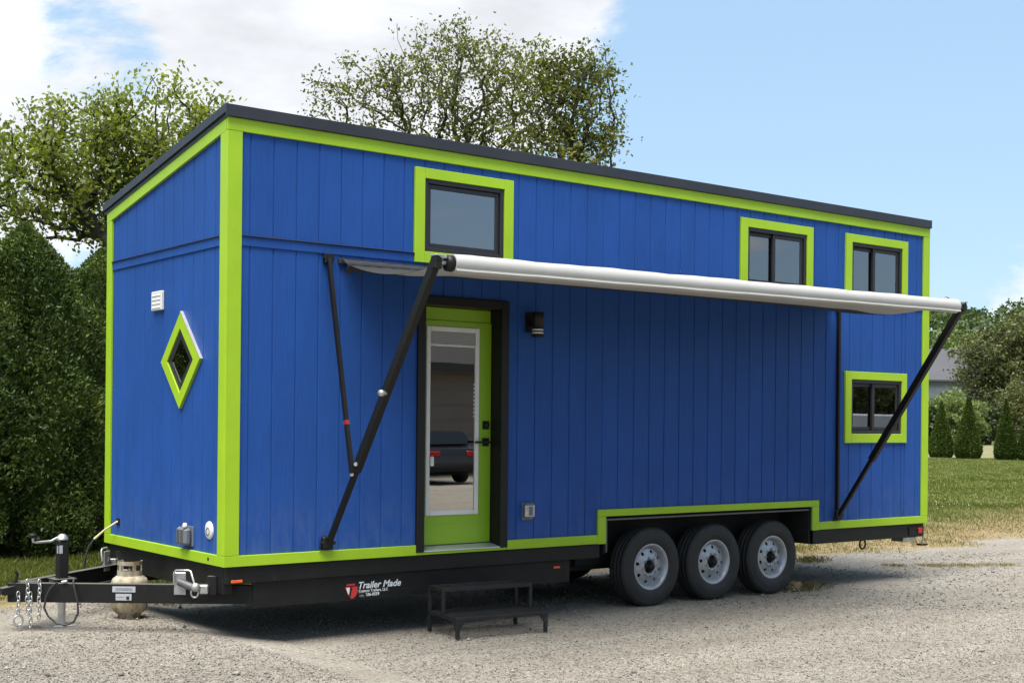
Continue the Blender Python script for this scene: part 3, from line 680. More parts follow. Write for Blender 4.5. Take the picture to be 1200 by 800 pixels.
# fittings on the walls
def fittings():
    m = MB(); m.box(2.905, 3.035, -.012, -.0005, 2.60, 2.775, b=.003); wl = H(m, 'wall_light', 'black_trim', None, 'black up-down wall lamp beside the door')
    m = MB(); m.box(2.955, 2.985, -.06, -.0125, 2.66, 2.70); m.lathe([(0, .11), (.052, .11), (.055, .105), (.055, -.03), (0, -.03)], 24, Matrix.Translation((2.972, -.105, 2.668)), axis=2); H(m, 'lamp_body', 'black_trim', wl)
    for z in (2.618, 2.592): m = MB(); m.lathe([(0, .009), (.052, .009), (.052, -.009), (0, -.009)], 24, Matrix.Translation((2.972, -.105, z)), axis=2); H(m, 'diffuser_ring', 'white_plastic', wl)
    m = MB()
    for z, h in ((2.605, .005), (2.57, .013)): m.lathe([(0, h), (.055, h), (.055, -h), (0, -h)], 24, Matrix.Translation((2.972, -.105, z)), axis=2)
    H(m, 'lamp_ring', 'black_trim', wl)
    m = MB(); m.box(2.886, 3.012, -.012, -.0005, .905, 1.062, b=.003); ob = H(m, 'outlet_box', 'grey_plastic', None, 'grey weatherproof outlet on the long side wall')
    m = MB(); m.box(2.893, 3.005, -.062, -.0125, .925, 1.056, b=.016); H(m, 'cover', 'galvanised', ob); m = MB(); m.box(2.93, 2.97, -.068, -.0625, .95, 1.03, b=.003); H(m, 'latch', 'grey_plastic', ob)
    m = MB(); m.box(-.012, -.0005, .575, .790, .765, .925, b=.003); ob = H(m, 'outlet_box', 'grey_plastic', None, 'grey outlet cover low on the hitch-end wall')
    m = MB(); m.box(-.075, -.0125, .590, .775, .772, .915, b=.02); H(m, 'cover', 'grey_plastic', ob)
    for yy in (.63, .70): m = MB(); m.box(-.081, -.0755, yy, yy+.035, .79, .90, b=.004); H(m, 'cover_rib', 'dull_grey_metal', ob)
    m = MB(); m.lathe([(0, .0), (.012, .0), (.02, -.02), (.02, -.04), (0, -.04)], 12, Matrix.Translation((-.06, .62, .953)), axis=2); H(m, 'cable_gland', 'white_plastic', ob)
    m = MB(); m.lathe([(0, -.016), (.05, -.016), (.068, -.01), (.072, -.0005)], 28, Matrix.Translation((0, .283, .915)), axis=0); rc = H(m, 'round_inlet_cap', 'white_plastic', None, 'round white inlet cap')
    m = MB(); m.lathe([(.022, -.0165), (.03, -.021), (.034, -.0165)], 20, Matrix.Translation((0, .285, .905)), axis=0); H(m, 'cap_ring', 'grey_plastic', rc)
    m = MB(); m.box(-.03, -.0005, 1.215, 1.432, 2.706, 2.868, b=.006); v = H(m, 'wall_vent', 'white_plastic', None, 'small white louvred vent')
    for k in range(4):
        m = MB(); m.prism([(-.0302, 2.728+k*.034), (-.0345, 2.726+k*.034), (-.0345, 2.729+k*.034), (-.0302, 2.740+k*.034)], 1, 1.236, 1.411); H(m, 'louvre', 'white_plastic', v)
    m = MB(); m.lathe([(0, -.028), (.012, -.028), (.014, -.0235)], 12, Matrix.Translation((0, .255, .694)), axis=0); H(m, 'screw_cap', 'hole_black')
fittings()

# ---- awning
def build_awning():
    RY, RZ0, RZ1, RR = -1.585, 2.925, 2.992, .068
    X0, X1 = .995, 7.145
    def rzx(x): return RZ0+(RZ1-RZ0)*(x-X0)/(X1-X0)
    WZ = 3.085
    nx, ny = 60, 18; vs = []
    for i in range(nx+1):
        x = X0+.02+(X1-X0-.04)*i/nx
        for j in range(ny+1):
            t = j/ny; y = -.02+(RY+.0)*t; z0 = WZ-.01; z1 = rzx(x)+RR*.9
            edge = min(x-X0, X1-x); sag = (.085+.035*math.exp(-edge/.5))*4*t*(1-t)
            flut = .012*math.sin(x*9)*math.exp(-edge/.6)*4*t*(1-t)
            vs.append((x, y, z0+(z1-z0)*t-sag+flut))
    fs = [(i*(ny+1)+j, (i+1)*(ny+1)+j, (i+1)*(ny+1)+j+1, i*(ny+1)+j+1) for i in range(nx) for j in range(9, ny)]
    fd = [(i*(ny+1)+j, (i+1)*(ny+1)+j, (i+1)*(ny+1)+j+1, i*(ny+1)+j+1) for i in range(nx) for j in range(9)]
    m = MB(); m.add(vs, fs, True); m.add([(a, b, c-.003) for a, b, c in vs], fs, True)
    aw = H(m, 'awning', 'awning_fabric', None, 'unrolled pale grey fabric awning')
    m = MB(); m.add(vs, fd, True); m.add([(a, b, c-.003) for a, b, c in vs], fd, True); H(m, 'dark_awning_half', 'dark_awning_fabric', aw)  # same sheet, coloured near-black from the rail to halfway out
    m = MB(); m.box(X0-.03, X1+.03, -.032, -.001, WZ-.022, WZ+.022, b=.004); H(m, 'wall_rail', 'roof_metal', aw)
    # ragged dark weather flap bunched at the near end of the rail
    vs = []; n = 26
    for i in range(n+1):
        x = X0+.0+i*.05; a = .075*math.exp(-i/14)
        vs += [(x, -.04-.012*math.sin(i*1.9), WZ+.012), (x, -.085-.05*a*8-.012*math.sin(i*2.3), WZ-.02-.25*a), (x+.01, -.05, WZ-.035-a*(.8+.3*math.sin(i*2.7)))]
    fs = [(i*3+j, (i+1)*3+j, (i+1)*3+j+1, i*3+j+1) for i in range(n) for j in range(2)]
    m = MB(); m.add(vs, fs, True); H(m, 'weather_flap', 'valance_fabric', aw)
    # roll of fabric, slightly uneven
    prof = []
    pts = []; rs = []
    for i in range(41):
        x = X0+(X1-X0)*i/40; pts.append((x, RY, rzx(x))); rs.append(RR+.0025*math.sin(i*.8)+.002*math.sin(i*2.1))
    m = MB(); m.tube(pts, rs, 28); H(m, 'fabric_roll', 'awning_fabric', aw)
    # the loose hem along the roll
    m = MB()
    for i in range(40):
        a, b = pts[i], pts[i+1]; m.add([(a[0], RY-rs[i]*.86, a[2]-rs[i]*.55), (b[0], RY-rs[i+1]*.86, b[2]-rs[i+1]*.55), (b[0], RY-rs[i+1]*.90-.004, b[2]-rs[i+1]*.62-.012), (a[0], RY-rs[i]*.90-.004, a[2]-rs[i]*.62-.012)], [(0, 1, 2, 3)])
    H(m, 'hem', 'awning_fabric', aw)
    for xe, s in ((X0, -1), (X1, 1)):
        zc = rzx(xe)
        m = MB(); m.lathe([(0, s*.055), (.04, s*.055), (.058, s*.04), (.06, s*.0), (.05, s*.0)], 24, Matrix.Translation((xe+s*.002, RY, zc)), axis=0); H(m, 'roll_end_cap', 'black_trim', aw)
        m = MB(); m.tube([(xe+s*.05, RY, zc), (xe+s*.13, RY, zc)], .016, 10); m.box(xe+s*.06, xe+s*.12, RY-.03, RY+.02, zc+.028, zc+.052, b=.004); H(m, 'roll_shaft', 'galvanised', aw)
        xa = xe+s*.13
        # main strut from the foot bracket to the roll, and the rafter against the wall
        foot = Vector((xa-s*.01, -.06, .80)); head = Vector((xa, RY+.01, zc+.01))
        dv = (head-foot).normalized()
        m = MB(); mid = foot+dv*(head-foot).length*.30
        m.bar(foot, mid, .036, .042, up=(0, 1, 0)); H(m, 'strut_inner', 'black_trim', aw)
        m = MB(); m.bar(mid-dv*.05, head+dv*.03, .052, .066, up=(0, 1, 0)); H(m, 'strut', 'black_trim', aw)
        m = MB(); m.box(xa-.03, xa+.03, RY-.03, RY+.04, zc-.05, zc+.042, b=.008); sh_ = H(m, 'strut_head', 'black_trim', aw)
        m = MB(); m.box(xa-.032, xa+.04, RY-.034, RY+.044, zc+.043, zc+.054, b=.003); H(m, 'head_plate', 'galvanised', aw)
        if s < 0:
            k = foot+dv*(head-foot).length*.56; m = MB(); m.tube([k+Vector((-.005, -.02, 0)), k+Vector((-.055, -.05, .0))], .014, 10); m.lathe([(0, -.02), (.022, -.02), (.026, 0), (.022, .02), (0, .02)], 14, Matrix.Translation(k+Vector((-.075, -.06, .0))), axis=0); H(m, 'clamp_knob', 'galvanised', aw)
            for q in (.262, .30): k = foot+dv*(head-foot).length*q; m = MB(); m.tube([k+Vector((-.034, -.016, .01)), k+Vector((-.015, .0, .01))], .016, 10); H(m, 'bolt', 'galvanised', aw)
        elbow = foot+dv*(head-foot).length*.27
        top = Vector((xa, -.03, 3.10))
        e2 = elbow+Vector((-.03, 0, 0)) if s < 0 else Vector((xa, -.03, .80))
        m = MB(); m.bar(e2, top, .030, .036, up=(0, 1, 0)); H(m, 'rafter_arm', 'black_trim', aw)
        if s < 0: k = e2+(top-e2)*.22; m = MB(); m.bar(k, k+(top-e2).normalized()*.035, .0325, .038, up=(0, 1, 0)); H(m, 'release_tab', 'red_plastic', aw)
        m = MB(); m.box(xa-.04, xa+.04, -.045, -.001, 3.055, 3.135, b=.006); m.tube([(xa-.05, -.03, 3.1), (xa+.05, -.03, 3.1)], .013, 10); H(m, 'wall_bracket', 'black_trim', aw)
        m = MB(); m.box(xa-.05, xa+.05, -.075, -.0235, .755, .855, b=.012); m.box(xa-.06, xa+.06, -.045, -.0235, .745, .775, b=.004); m.tube([(xa-.065, -.06, .80), (xa+.065, -.06, .80)], .014, 10); H(m, 'foot_bracket', 'black_trim', aw)
build_awning()

# ---- trailer
def text_mesh(body, size, shear=0.0, bold=0.0):
    cu = bpy.data.curves.new('lettering', 'FONT'); cu.body = body; cu.size = size; cu.shear = shear; cu.offset = bold; cu.extrude = .0004; cu.resolution_u = 3
    o = bpy.data.objects.new('lettering', cu); COL.objects.link(o); dg = bpy.context.evaluated_depsgraph_get()
    me = bpy.data.meshes.new_from_object(o.evaluated_get(dg)); bpy.data.objects.remove(o); bpy.data.curves.remove(cu); return me
def flat_text(body, size, x, y, z, width, mat, parent, shear=0, bold=0, name='lettering'):
    """lettering on a face that looks to -y, scaled to a width"""
    me = text_mesh(body, size, shear, bold); xs = [v.co.x for v in me.vertices]; k = width/(max(xs)-min(xs)); x0 = min(xs)
    for v in me.vertices: v.co = Vector((x+(v.co.x-x0)*k, y-v.co.z, z+v.co.y))
    me.update(); return link(name, me, mat, parent)

def build_trailer():
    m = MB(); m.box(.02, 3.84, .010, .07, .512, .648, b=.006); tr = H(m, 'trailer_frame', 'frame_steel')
    m = MB(); m.box(6.925, HL-.02, .010, .07, .492, .648, b=.006); H(m, 'rear_rail', 'frame_steel', tr)
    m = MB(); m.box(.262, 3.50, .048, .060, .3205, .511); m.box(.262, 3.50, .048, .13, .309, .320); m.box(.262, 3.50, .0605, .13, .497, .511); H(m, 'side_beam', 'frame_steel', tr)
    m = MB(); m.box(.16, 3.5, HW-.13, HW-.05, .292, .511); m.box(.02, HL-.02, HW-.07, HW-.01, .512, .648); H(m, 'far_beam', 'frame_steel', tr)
    m = MB(); m.box(.02, .10, .072, HW-.072, .43, .648, b=.005); H(m, 'front_crossmember', 'frame_steel', tr)
    m = MB(); m.box(HL-.10, HL-.02, .072, HW-.072, .49, .648, b=.005); H(m, 'rear_crossmember', 'frame_steel', tr)
    for k in range(9): x = .9+k*.95; yy = .47 if 3.7 < x < 7 else .14; m = MB(); m.box(x, x+.06, yy, HW-yy, .50, .63); H(m, 'crossmember', 'underbody', tr)
    for x0, x1, yy in ((.102, 3.84, .075), (3.841, 6.919, .46), (6.92, HL-.102, .075)):
        m = MB(); m.box(x0, x1, yy, HW-yy, .632, .646); H(m, 'underbelly', 'underbody', tr)
    # wheel wells
    for y0, y1, yb in ((.012, .44, .44), (HW-.44, HW-.012, HW-.44)):
        m = MB(); m.box(3.895, 6.865, y0, y1, .906, .93); m.box(3.895, 6.865, yb-.006, yb+.006, .40, .905); m.box(3.895, 3.91, y0, y1, .55, .905); m.box(6.85, 6.865, y0, y1, .50, .905); H(m, 'wheel_well', 'underbody', tr)
    m = MB(); m.box(3.912, 6.848, .004, .030, .862, .880, b=.003); m.box(3.912, 3.93, .004, .030, .56, .861, b=.003); H(m, 'fender_lip', 'dull_grey_metal', tr)
    m = MB(); m.box(3.6, 7.1, .50, .58, .34, .50); m.box(3.6, 7.1, HW-.58, HW-.50, .34, .50); H(m, 'axle_beam', 'underbody', tr)
    # wheels
    WR = .3875
    def tyre():
        half = [(.214, -.082), (.231, -.099), (.264, -.112), (.305, -.117), (.338, -.113), (.344, -.1105), (.350, -.112), (.366, -.106), (.378, -.096), (.3855, -.082), (WR, -.066)]
        tread = [(WR, -.066), (WR, -.054), (WR-.009, -.052), (WR-.009, -.044), (WR, -.042), (WR, -.012), (WR-.009, -.010), (WR-.009, -.003), (WR, -.001)]
        prof = half+tread[1:]; prof = prof+[(r, -h) for r, h in reversed(prof)]
        m = MB(); m.lathe(prof, 72)
        # shoulder lugs cut the silhouette of the tread
        for k in range(60):
            a = 2*math.pi*k/60; Mx = Matrix.Rotation(a, 4, 'Y')
            m.box(WR-.012, WR+.0012, -.088, -.058, -.012, .012, M=Mx); m.box(WR-.012, WR+.0012, .058, .088, -.012, .012, M=Mx)
        return m
    def rim_mesh():
        m = MB()
        m.lathe([(.19, .085), (.192, -.02), (.178, -.028), (.178, -.045), (.188, -.06), (.197, -.088), (.213, -.098), (.226, -.102), (.231, -.096), (.226, -.086), (.215, -.08)], 56)
        def yr(r): return -.048 if r > .168 else -.048-.020*min(1, (.168-r)/.05)
        r0, r1, rc, rh = .112, .176, .148, .0175
        for k in range(8):
            a0 = 2*math.pi*k/8; w_ = math.pi/8
            dirs = []
            for q in range(24):
                t = 2*math.pi*q/24; dirs.append(t)
            inner = []; outer = []
            hw = w_*rc
            for t in dirs:
                c, s = math.cos(t), math.sin(t); inner.append((c*rh, s*rh))
                up = (r1-rc) if s > 0 else (rc-r0)
                sc = min(hw/abs(c) if abs(c) > 1e-6 else 1e9, up/abs(s) if abs(s) > 1e-6 else 1e9); outer.append((c*sc, s*sc))
            # pull the nearest ray onto each corner so that the sectors close
            for cx_, cy_ in ((hw, r1-rc), (-hw, r1-rc), (-hw, r0-rc), (hw, r0-rc)):
                j = min(range(24), key=lambda i: (outer[i][0]-cx_)**2+(outer[i][1]-cy_)**2); outer[j] = (cx_, cy_)
            def P(p, back=0): r = rc+p[1]; a = a0+p[0]/rc; return (r*math.cos(a), yr(r)+back, r*math.sin(a))
            n = 24; vs = [P(p) for p in inner]+[P(p) for p in outer]+[P(p, .012) for p in inner]
            fs = [(i, (i+1) % n, n+(i+1) % n, n+i) for i in range(n)]+[(i, 2*n+i, 2*n+(i+1) % n, (i+1) % n) for i in range(n)]
            m.add(vs, fs, False)
        m.lathe([(.1125, -.068), (.098, -.076), (.082, -.078), (.068, -.074), (.064, -.05), (.064, -.02)], 48)
        m.lathe([(.175, -.048), (.179, -.046), (.181, -.03)], 48)
        return m
    def dark_mesh(): m = MB(); m.lathe([(0, -.012), (.18, -.012), (.182, -.005), (.182, .08), (0, .08)], 32); return m
    def hub_mesh(): m = MB(); m.lathe([(.060, -.02), (.060, -.050), (.040, -.056), (.037, -.105), (.030, -.118), (.014, -.122), (0, -.122)], 28); return m
    def lug_mesh():
        m = MB()
        for k in range(8):
            a = 2*math.pi*(k+.5)/8; m.lathe([(.0105, -.066), (.0105, -.09), (.007, -.096), (0, -.096)], 6, Matrix.Translation((.089*math.cos(a), 0, .089*math.sin(a))), smooth=False)
        return m
    protos = None
    for side, yc in ((1, .152), (-1, HW-.152)):
        for x in (4.553, 5.433, 6.318):
            if protos is None:
                protos = [(n, f().build(n, mt).data) for n, f, mt in (('wheel', rim_mesh, 'rim_paint'), ('tyre', tyre, 'tyre_rubber'), ('brake_drum', dark_mesh, 'underbody'), ('hub_cap', hub_mesh, 'black_trim'), ('lug_nuts', lug_mesh, 'galvanised'))]
                for n, me in protos:
                    for o in [o for o in COL.objects if o.data == me]: bpy.data.objects.remove(o)
            root = bpy.data.objects.new('wheel', protos[0][1]); COL.objects.link(root); adopt(root, house); root.location = (x, yc, WR-.006); root.rotation_euler = (0, random.uniform(0, .7), 0 if side > 0 else math.pi)
            for n, me in protos[1:]:
                o = bpy.data.objects.new(n, me); COL.objects.link(o); o.parent = root
            m = MB(); m.tube([(x, yc+side*.06, .365), (x, HW/2, .365)], .045, 10); m.box(x-.32, x+.32, yc+side*.36-.03, yc+side*.36+.03, .40, .425); H(m, 'axle', 'underbody', tr)
    # marker lamps, rings, tail end
    def lamp(x0, x1, y, z0, z1, mat): m = MB(); m.box(x0, x1, y-.014, y-.0005, z0, z1, b=.005); return H(m, 'marker_lamp', mat)
    lamp(.052, .150, .010, .552-.03, .576-.03, 'orange_lens'); lamp(3.30, 3.38, .048, .44, .462, 'orange_lens')
    m = MB(); m.tube([(7.80+.05*math.sin(a), .03, .452+.055*math.cos(a)) for a in [2*math.pi*k/20 for k in range(20)]], .011, 8, closed=True); m.box(7.765, 7.835, .015, .045, .488, .505); H(m, 'tie_down_ring', 'frame_steel', tr)
    m = MB(); m.tube([(1.25+.035*math.sin(a), .04, .335+.02*math.cos(a)) for a in [2*math.pi*k/16 for k in range(16)]], .008, 8, closed=True); H(m, 'tie_down_ring', 'frame_steel', tr)
    m = MB(); m.box(8.62, 8.90, -.002, .009, .508, .615, b=.004); H(m, 'tail_lamp_bracket', 'black_trim', tr)
    m = MB(); m.box(8.78, 8.855, -.016, -.0025, .535, .60, b=.006); H(m, 'tail_lamp', 'red_lens', tr)
    m = MB(); m.tube([(8.90, .02, .60), (8.905, .015, .49), (8.90, .02, .41)], .006, 8); H(m, 'stabiliser_rod', 'galvanised', tr); m = MB(); m.box(8.84, 8.96, -.02, .06, .385, .408, b=.005); H(m, 'stabiliser_foot', 'frame_steel', tr)
    m = MB(); m.box(8.55, 8.80, .03, .2, .44, .49, b=.004); H(m, 'rear_bracket', 'galvanised', tr)

    # maker's decal on the side beam
    y = .0475
    m = MB(); m.prism([(1.110, .442), (1.190, .442), (1.182, .427), (1.102, .427)], 1, y-.0006, y); dec = H(m, 'maker_decal', 'decal_red', None, 'red and white maker decal on the side beam')
    sh = [(1.092, .418), (1.212, .418), (1.212, .372), (1.195, .34), (1.165, .318), (1.148, .322), (1.120, .352)]
    m = MB(); m.prism(sh, 1, y-.0006, y); H(m, 'shield', 'decal_red', dec)
    m = MB(); m.prism([(1.100, .412), (1.140, .412), (1.128, .352), (1.118, .368)], 1, y-.0014, y-.0008); H(m, 'shield_highlight', 'decal_white', dec)
    m = MB(); m.prism([(1.138, .414), (1.162, .414), (1.142, .332), (1.128, .346)], 1, y-.0022, y-.0016); H(m, 'shield_stripe', 'decal_black', dec)
    flat_text('Trailer Made', .078, 1.222, y-.0004, .398, .415, 'decal_white', dec, .28, .0016)
    flat_text('Custom Trailers, LLC', .033, 1.222, y-.0004, .366, .285, 'decal_white', dec, 0, .0006)
    flat_text('800-636-0559', .036, 1.222, y-.0004, .332, .20, 'decal_white', dec, 0, .0008)

    # ---- tongue: two converging beams, coupler, jack, chains
    cpl = Vector((-1.275, 1.243, 0)); t = RT.copy(); nrm = -FW
    def TM(far=False):
        tt = t.copy(); nn = nrm.copy()
        if far: tt.y *= -1; nn.y *= -1
        return Matrix(((tt.x, nn.x, 0, cpl.x), (tt.y, nn.y, 0, cpl.y), (0, 0, 1, 0), (0, 0, 0, 1)))
    def a_(px): return (px-8)/149.1
    Z0, Z1 = .338, .487
    for far in (False, True):
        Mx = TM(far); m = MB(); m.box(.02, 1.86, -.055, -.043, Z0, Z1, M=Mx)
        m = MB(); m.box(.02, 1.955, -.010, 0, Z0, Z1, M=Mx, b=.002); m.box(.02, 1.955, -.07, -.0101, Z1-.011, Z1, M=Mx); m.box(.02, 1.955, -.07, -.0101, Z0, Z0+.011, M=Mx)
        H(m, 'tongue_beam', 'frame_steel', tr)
    Mx = TM()
    def dec_box(name, mat, p0, p1, z0, z1, off=.001, th=.0012): m = MB(); m.box(a_(p0), a_(p1), off, off+th, z0, z1, M=Mx); return H(m, name, mat, tr)
    dec_box('serial_label', 'label_grey', 133, 160, .424, .470); dec_box('label_lines', 'label_print', 137, 156, .452, .455, .0025); dec_box('label_lines', 'label_print', 137, 150, .441, .444, .0025); dec_box('label_lines', 'label_print', 146, 157, .441, .4445, .0025)
    dec_box('rating_label', 'label_grey', 137, 155.5, .360, .412); dec_box('label_mark', 'decal_black', 149.5, 153, .366, .392, .0025); dec_box('label_lines', 'label_print', 138.5, 147, .384, .387, .0025)
    Mf = TM(True); m = MB(); m.box(.55, .72, -.0118, -.0105, .43, .46, M=Mf); H(m, 'serial_label', 'label_grey', tr)
    # coupler
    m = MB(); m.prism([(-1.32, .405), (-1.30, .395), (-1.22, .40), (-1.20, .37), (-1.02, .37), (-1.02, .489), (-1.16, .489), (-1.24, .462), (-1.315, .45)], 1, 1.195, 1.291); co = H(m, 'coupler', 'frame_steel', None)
    m = MB(); m.tube([(-1.205, 1.243, .478), (-1.195, 1.243, .515), (-1.185, 1.243, .545), (-1.20, 1.243, .575)], [.014, .013, .012, .010], 10); m.box(-1.215, -1.165, 1.225, 1.261, .478, .492); H(m, 'latch_lever', 'black_trim', co)
    m = MB(); m.tube([(-1.17, 1.243, .37), (-1.17, 1.243, .335)], .03, 14); H(m, 'ball_socket', 'frame_steel', co)
    # tongue jack
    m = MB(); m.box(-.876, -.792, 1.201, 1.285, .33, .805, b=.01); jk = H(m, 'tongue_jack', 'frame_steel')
    m = MB(); m.box(-.93, -.74, 1.15, 1.336, .489, .499, b=.003); H(m, 'mount_plate', 'frame_steel', jk)
    m = MB(); m.lathe([(0, .05), (.02, .048), (.034, .035), (.045, .012), (.05, 0), (0, 0)], 20, Matrix.Translation((-.834, 1.243, .8055)), axis=2); H(m, 'jack_cap', 'galvanised', jk)
    m = MB(); m.tube([(-.834, 1.243, .835), (-.875, 1.238, .825), (-.93, 1.232, .80), (-1.05, 1.222, .797), (-1.072, 1.22, .803), (-1.076, 1.22, .83)], .0105, 10); H(m, 'crank_handle', 'galvanised', jk)
    m = MB(); m.lathe([(0, .022), (.02, .021), (.032, .012), (.032, -.004), (.014, -.012), (0, -.012)], 16, Matrix.Translation((-1.076, 1.22, .848)), axis=2); H(m, 'crank_knob', 'black_trim', jk)
    m = MB(); m.tube([(-.834, 1.243, .34), (-.834, 1.243, .13)], .031, 18); H(m, 'inner_leg', 'galvanised', jk)
    m = MB(); m.box(-.925, -.743, 1.152, 1.334, .108, .128, b=.004); H(m, 'jack_foot', 'galvanised', jk)
    m = MB(); m.box(-.8775, -.8765, 1.21, 1.24, .70, .76); m.box(-.872, -.845, 1.1995, 1.2005, .70, .765); H(m, 'jack_label', 'label_grey', jk)
    # safety chains with a hook
    def chain(px, n, off, name, zt=.498):
        m = MB(); p = Mx @ Vector((a_(px), off, zt))
        for k in range(n):
            c = p+Vector((.004*math.sin(k*1.3), .003*math.cos(k), -.0335*k)); ang = k % 2*math.pi/2+.3; d = Vector((math.cos(ang), math.sin(ang), 0))
            pts = [c+Vector((0, 0, 1))*(.024*math.cos(q)*(1.0))+d*(.0135*math.sin(q)) for q in [2*math.pi*i/12 for i in range(12)]]; m.tube(pts, .0047, 6, closed=True)
        o = H(m, name, 'galvanised', tr); return p+Vector((0, 0, -.0335*n))
    chain(34.5, 8, .018, 'safety_chain'); chain(48.5, 9, .018, 'safety_chain'); chain(38.5, 8, .025, 'safety_chain', .40)
    e = chain(24, 5, .02, 'safety_chain', .40)
    m = MB(); m.tube([e+Vector((.035*math.sin(q), 0, -.035+.04*math.cos(q))) for q in [2*math.pi*i/16 for i in range(16)]], .008, 8, closed=True); H(m, 'chain_hook', 'galvanised', tr)
    # wiring loop
    pts = [(70, 682, .03), (62, 689, .035), (57, 700, .035), (55, 712, .035), (60, 722, .035), (70, 730, .04), (80, 732, .04), (90, 728, .04), (95, 718, .04), (94, 704, .035), (91, 692, .035), (88.5, 682, .03), (88, 677, .0)]
    def wz(py): return CAM.z-(py-490.2)/FPX*10.38
    m = MB(); m.tube([Mx @ Vector((a_(a), o, wz(b))) for a, b, o in pts], .0085, 8); H(m, 'breakaway_cable', 'black_cable', tr)
    m = MB(); m.tube([Mx @ Vector((a_(74), .0, .497)), Mx @ Vector((a_(80), .0, .505))], .014, 8); H(m, 'cable_clip', 'galvanised', tr)
    # folded stabiliser jacks on each beam
    for far in (False, True):
        Q = TM(far)
        if far: Q = Matrix.Translation((.03, -.03, .03)) @ Q
        sgn = 1
        m = MB(); m.box(a_(205.5), a_(219.5), .004, .014, .408, .585, M=Q, b=.006); sj = H(m, 'stabiliser_jack', 'galvanised')
        m = MB(); m.tube([Q @ Vector((a_(212), .02, .512)), Q @ Vector((a_(233), .09, .470))], .031, 16); H(m, 'jack_tube', 'dull_grey_metal', sj)
        m = MB(); m.tube([Q @ Vector(p) for p in ((a_(206.5), .03, .50), (a_(206.5), .04, .585), (a_(209), .045, .604), (a_(224), .06, .607), (a_(227), .065, .60), (a_(232), .09, .51))], .0085, 8); H(m, 'jack_crank', 'galvanised', sj)
        m = MB(); m.lathe([(0, -.03), (.03, -.028), (.036, 0), (.03, .028), (0, .03)], 14, Matrix.Translation(Q @ Vector((a_(234), .10, .480))), axis=1); H(m, 'jack_gear', 'galvanised', sj)
        c = Q @ Vector((a_(233), .1, .435)); m = MB(); m.tube([c+Vector((t.x*.028*math.sin(q), t.y*.028*math.sin(q), .034*math.cos(q))) for q in [2*math.pi*i/16 for i in range(16)]], .0075, 8, closed=True); H(m, 'crank_eye', 'galvanised', sj)
        m = MB(); m.box(a_(238), a_(248), .03, .10, .428, .497, M=Q, b=.006); H(m, 'jack_foot', 'galvanised', sj)
        m = MB(); m.box(a_(246), a_(257), -.02, .06, .42, .56, M=Q); H(m, 'jack_bracket', 'frame_steel', sj)
build_trailer()

# ================================================================== THINGS ROUND THE HOUSE
def build_steps():
    a = R(-6.0); org = Vector((1.80, -.55, 0)); root = thing('step_stool', org, 'black two-tier metal mesh step below the lime green door', 'step')
    Mx = Matrix.Translation(org) @ Matrix.Rotation(a, 4, 'Z'); Wd, Dp = .89, .52
    def P(*p): return Mx @ Vector(p)
    simple('step_paint', (.014, .014, .015), .5, var=.3, vscale=14, spec=.3, dirt=((.06, .052, .042), 14, .62))
    def frame(y0, y1, z, name):
        m = MB(); w_ = .03
        m.box(0, Wd, y0, y0+w_, z-.032, z, M=Mx, b=.003); m.box(0, Wd, y1-w_, y1, z-.032, z, M=Mx, b=.003); m.box(.0, w_, y0+w_+.001, y1-w_-.001, z-.032, z-.0006, M=Mx); m.box(Wd-w_, Wd, y0+w_+.001, y1-w_-.001, z-.032, z-.0006, M=Mx)
        tr_ = m.build(name, 'step_paint', root)
        m = MB(); n = 40; L0, L1 = w_, Wd-w_
        step = .026; y_a, y_b = y0+w_, y1-w_
        k = L0-(y_b-y_a)
        while k < L1:                                                # expanded-metal lattice
            for sgn in (1, -1):
                xa, xb = k, k+(y_b-y_a)
                ya, yb = (y_a, y_b) if sgn > 0 else (y_b, y_a)
                if xa < L0: f = (L0-xa)/(xb-xa); ya = ya+(yb-ya)*f; xa = L0
                if xb > L1: f = (L1-xa)/(xb-xa); yb = ya+(yb-ya)*f; xb = L1
                if xb-xa > .004: m.bar(P(xa, ya, z-.004-.002*(sgn > 0)), P(xb, yb, z-.004-.002*(sgn > 0)), .004, .0045)
            k += step
        m.build('tread_mesh', 'step_paint', tr_); return tr_
    frame(0, Dp, .178, 'lower_tread'); frame(.25, Dp, .392, 'upper_tread')
    for x in (.0, Wd-.03):
        for y, z in ((.0, .146), (Dp-.03, .360)):
            m = MB(); m.box(x, x+.03, y, y+.03, .0, z-.0006, M=Mx, b=.003); m.build('leg', 'step_paint', root)
        m = MB(); m.box(x, x+.03, .25, .28, .1785, .3595, M=Mx, b=.003); m.build('leg', 'step_paint', root)
    for x, s in ((.03, 1), (Wd-.03, -1)):
        m = MB(); m.prism([(x, .146), (x+s*.055, .146), (x, .075)], 1, .004, .010, M=Mx); m.build('gusset', 'step_paint', root)
    for x in (.0, Wd-.004): m = MB(); m.prism([(.031, .145), (.085, .145), (.031, .075)], 0, x, x+.004, M=Mx); m.build('gusset', 'step_paint', root)
build_steps()

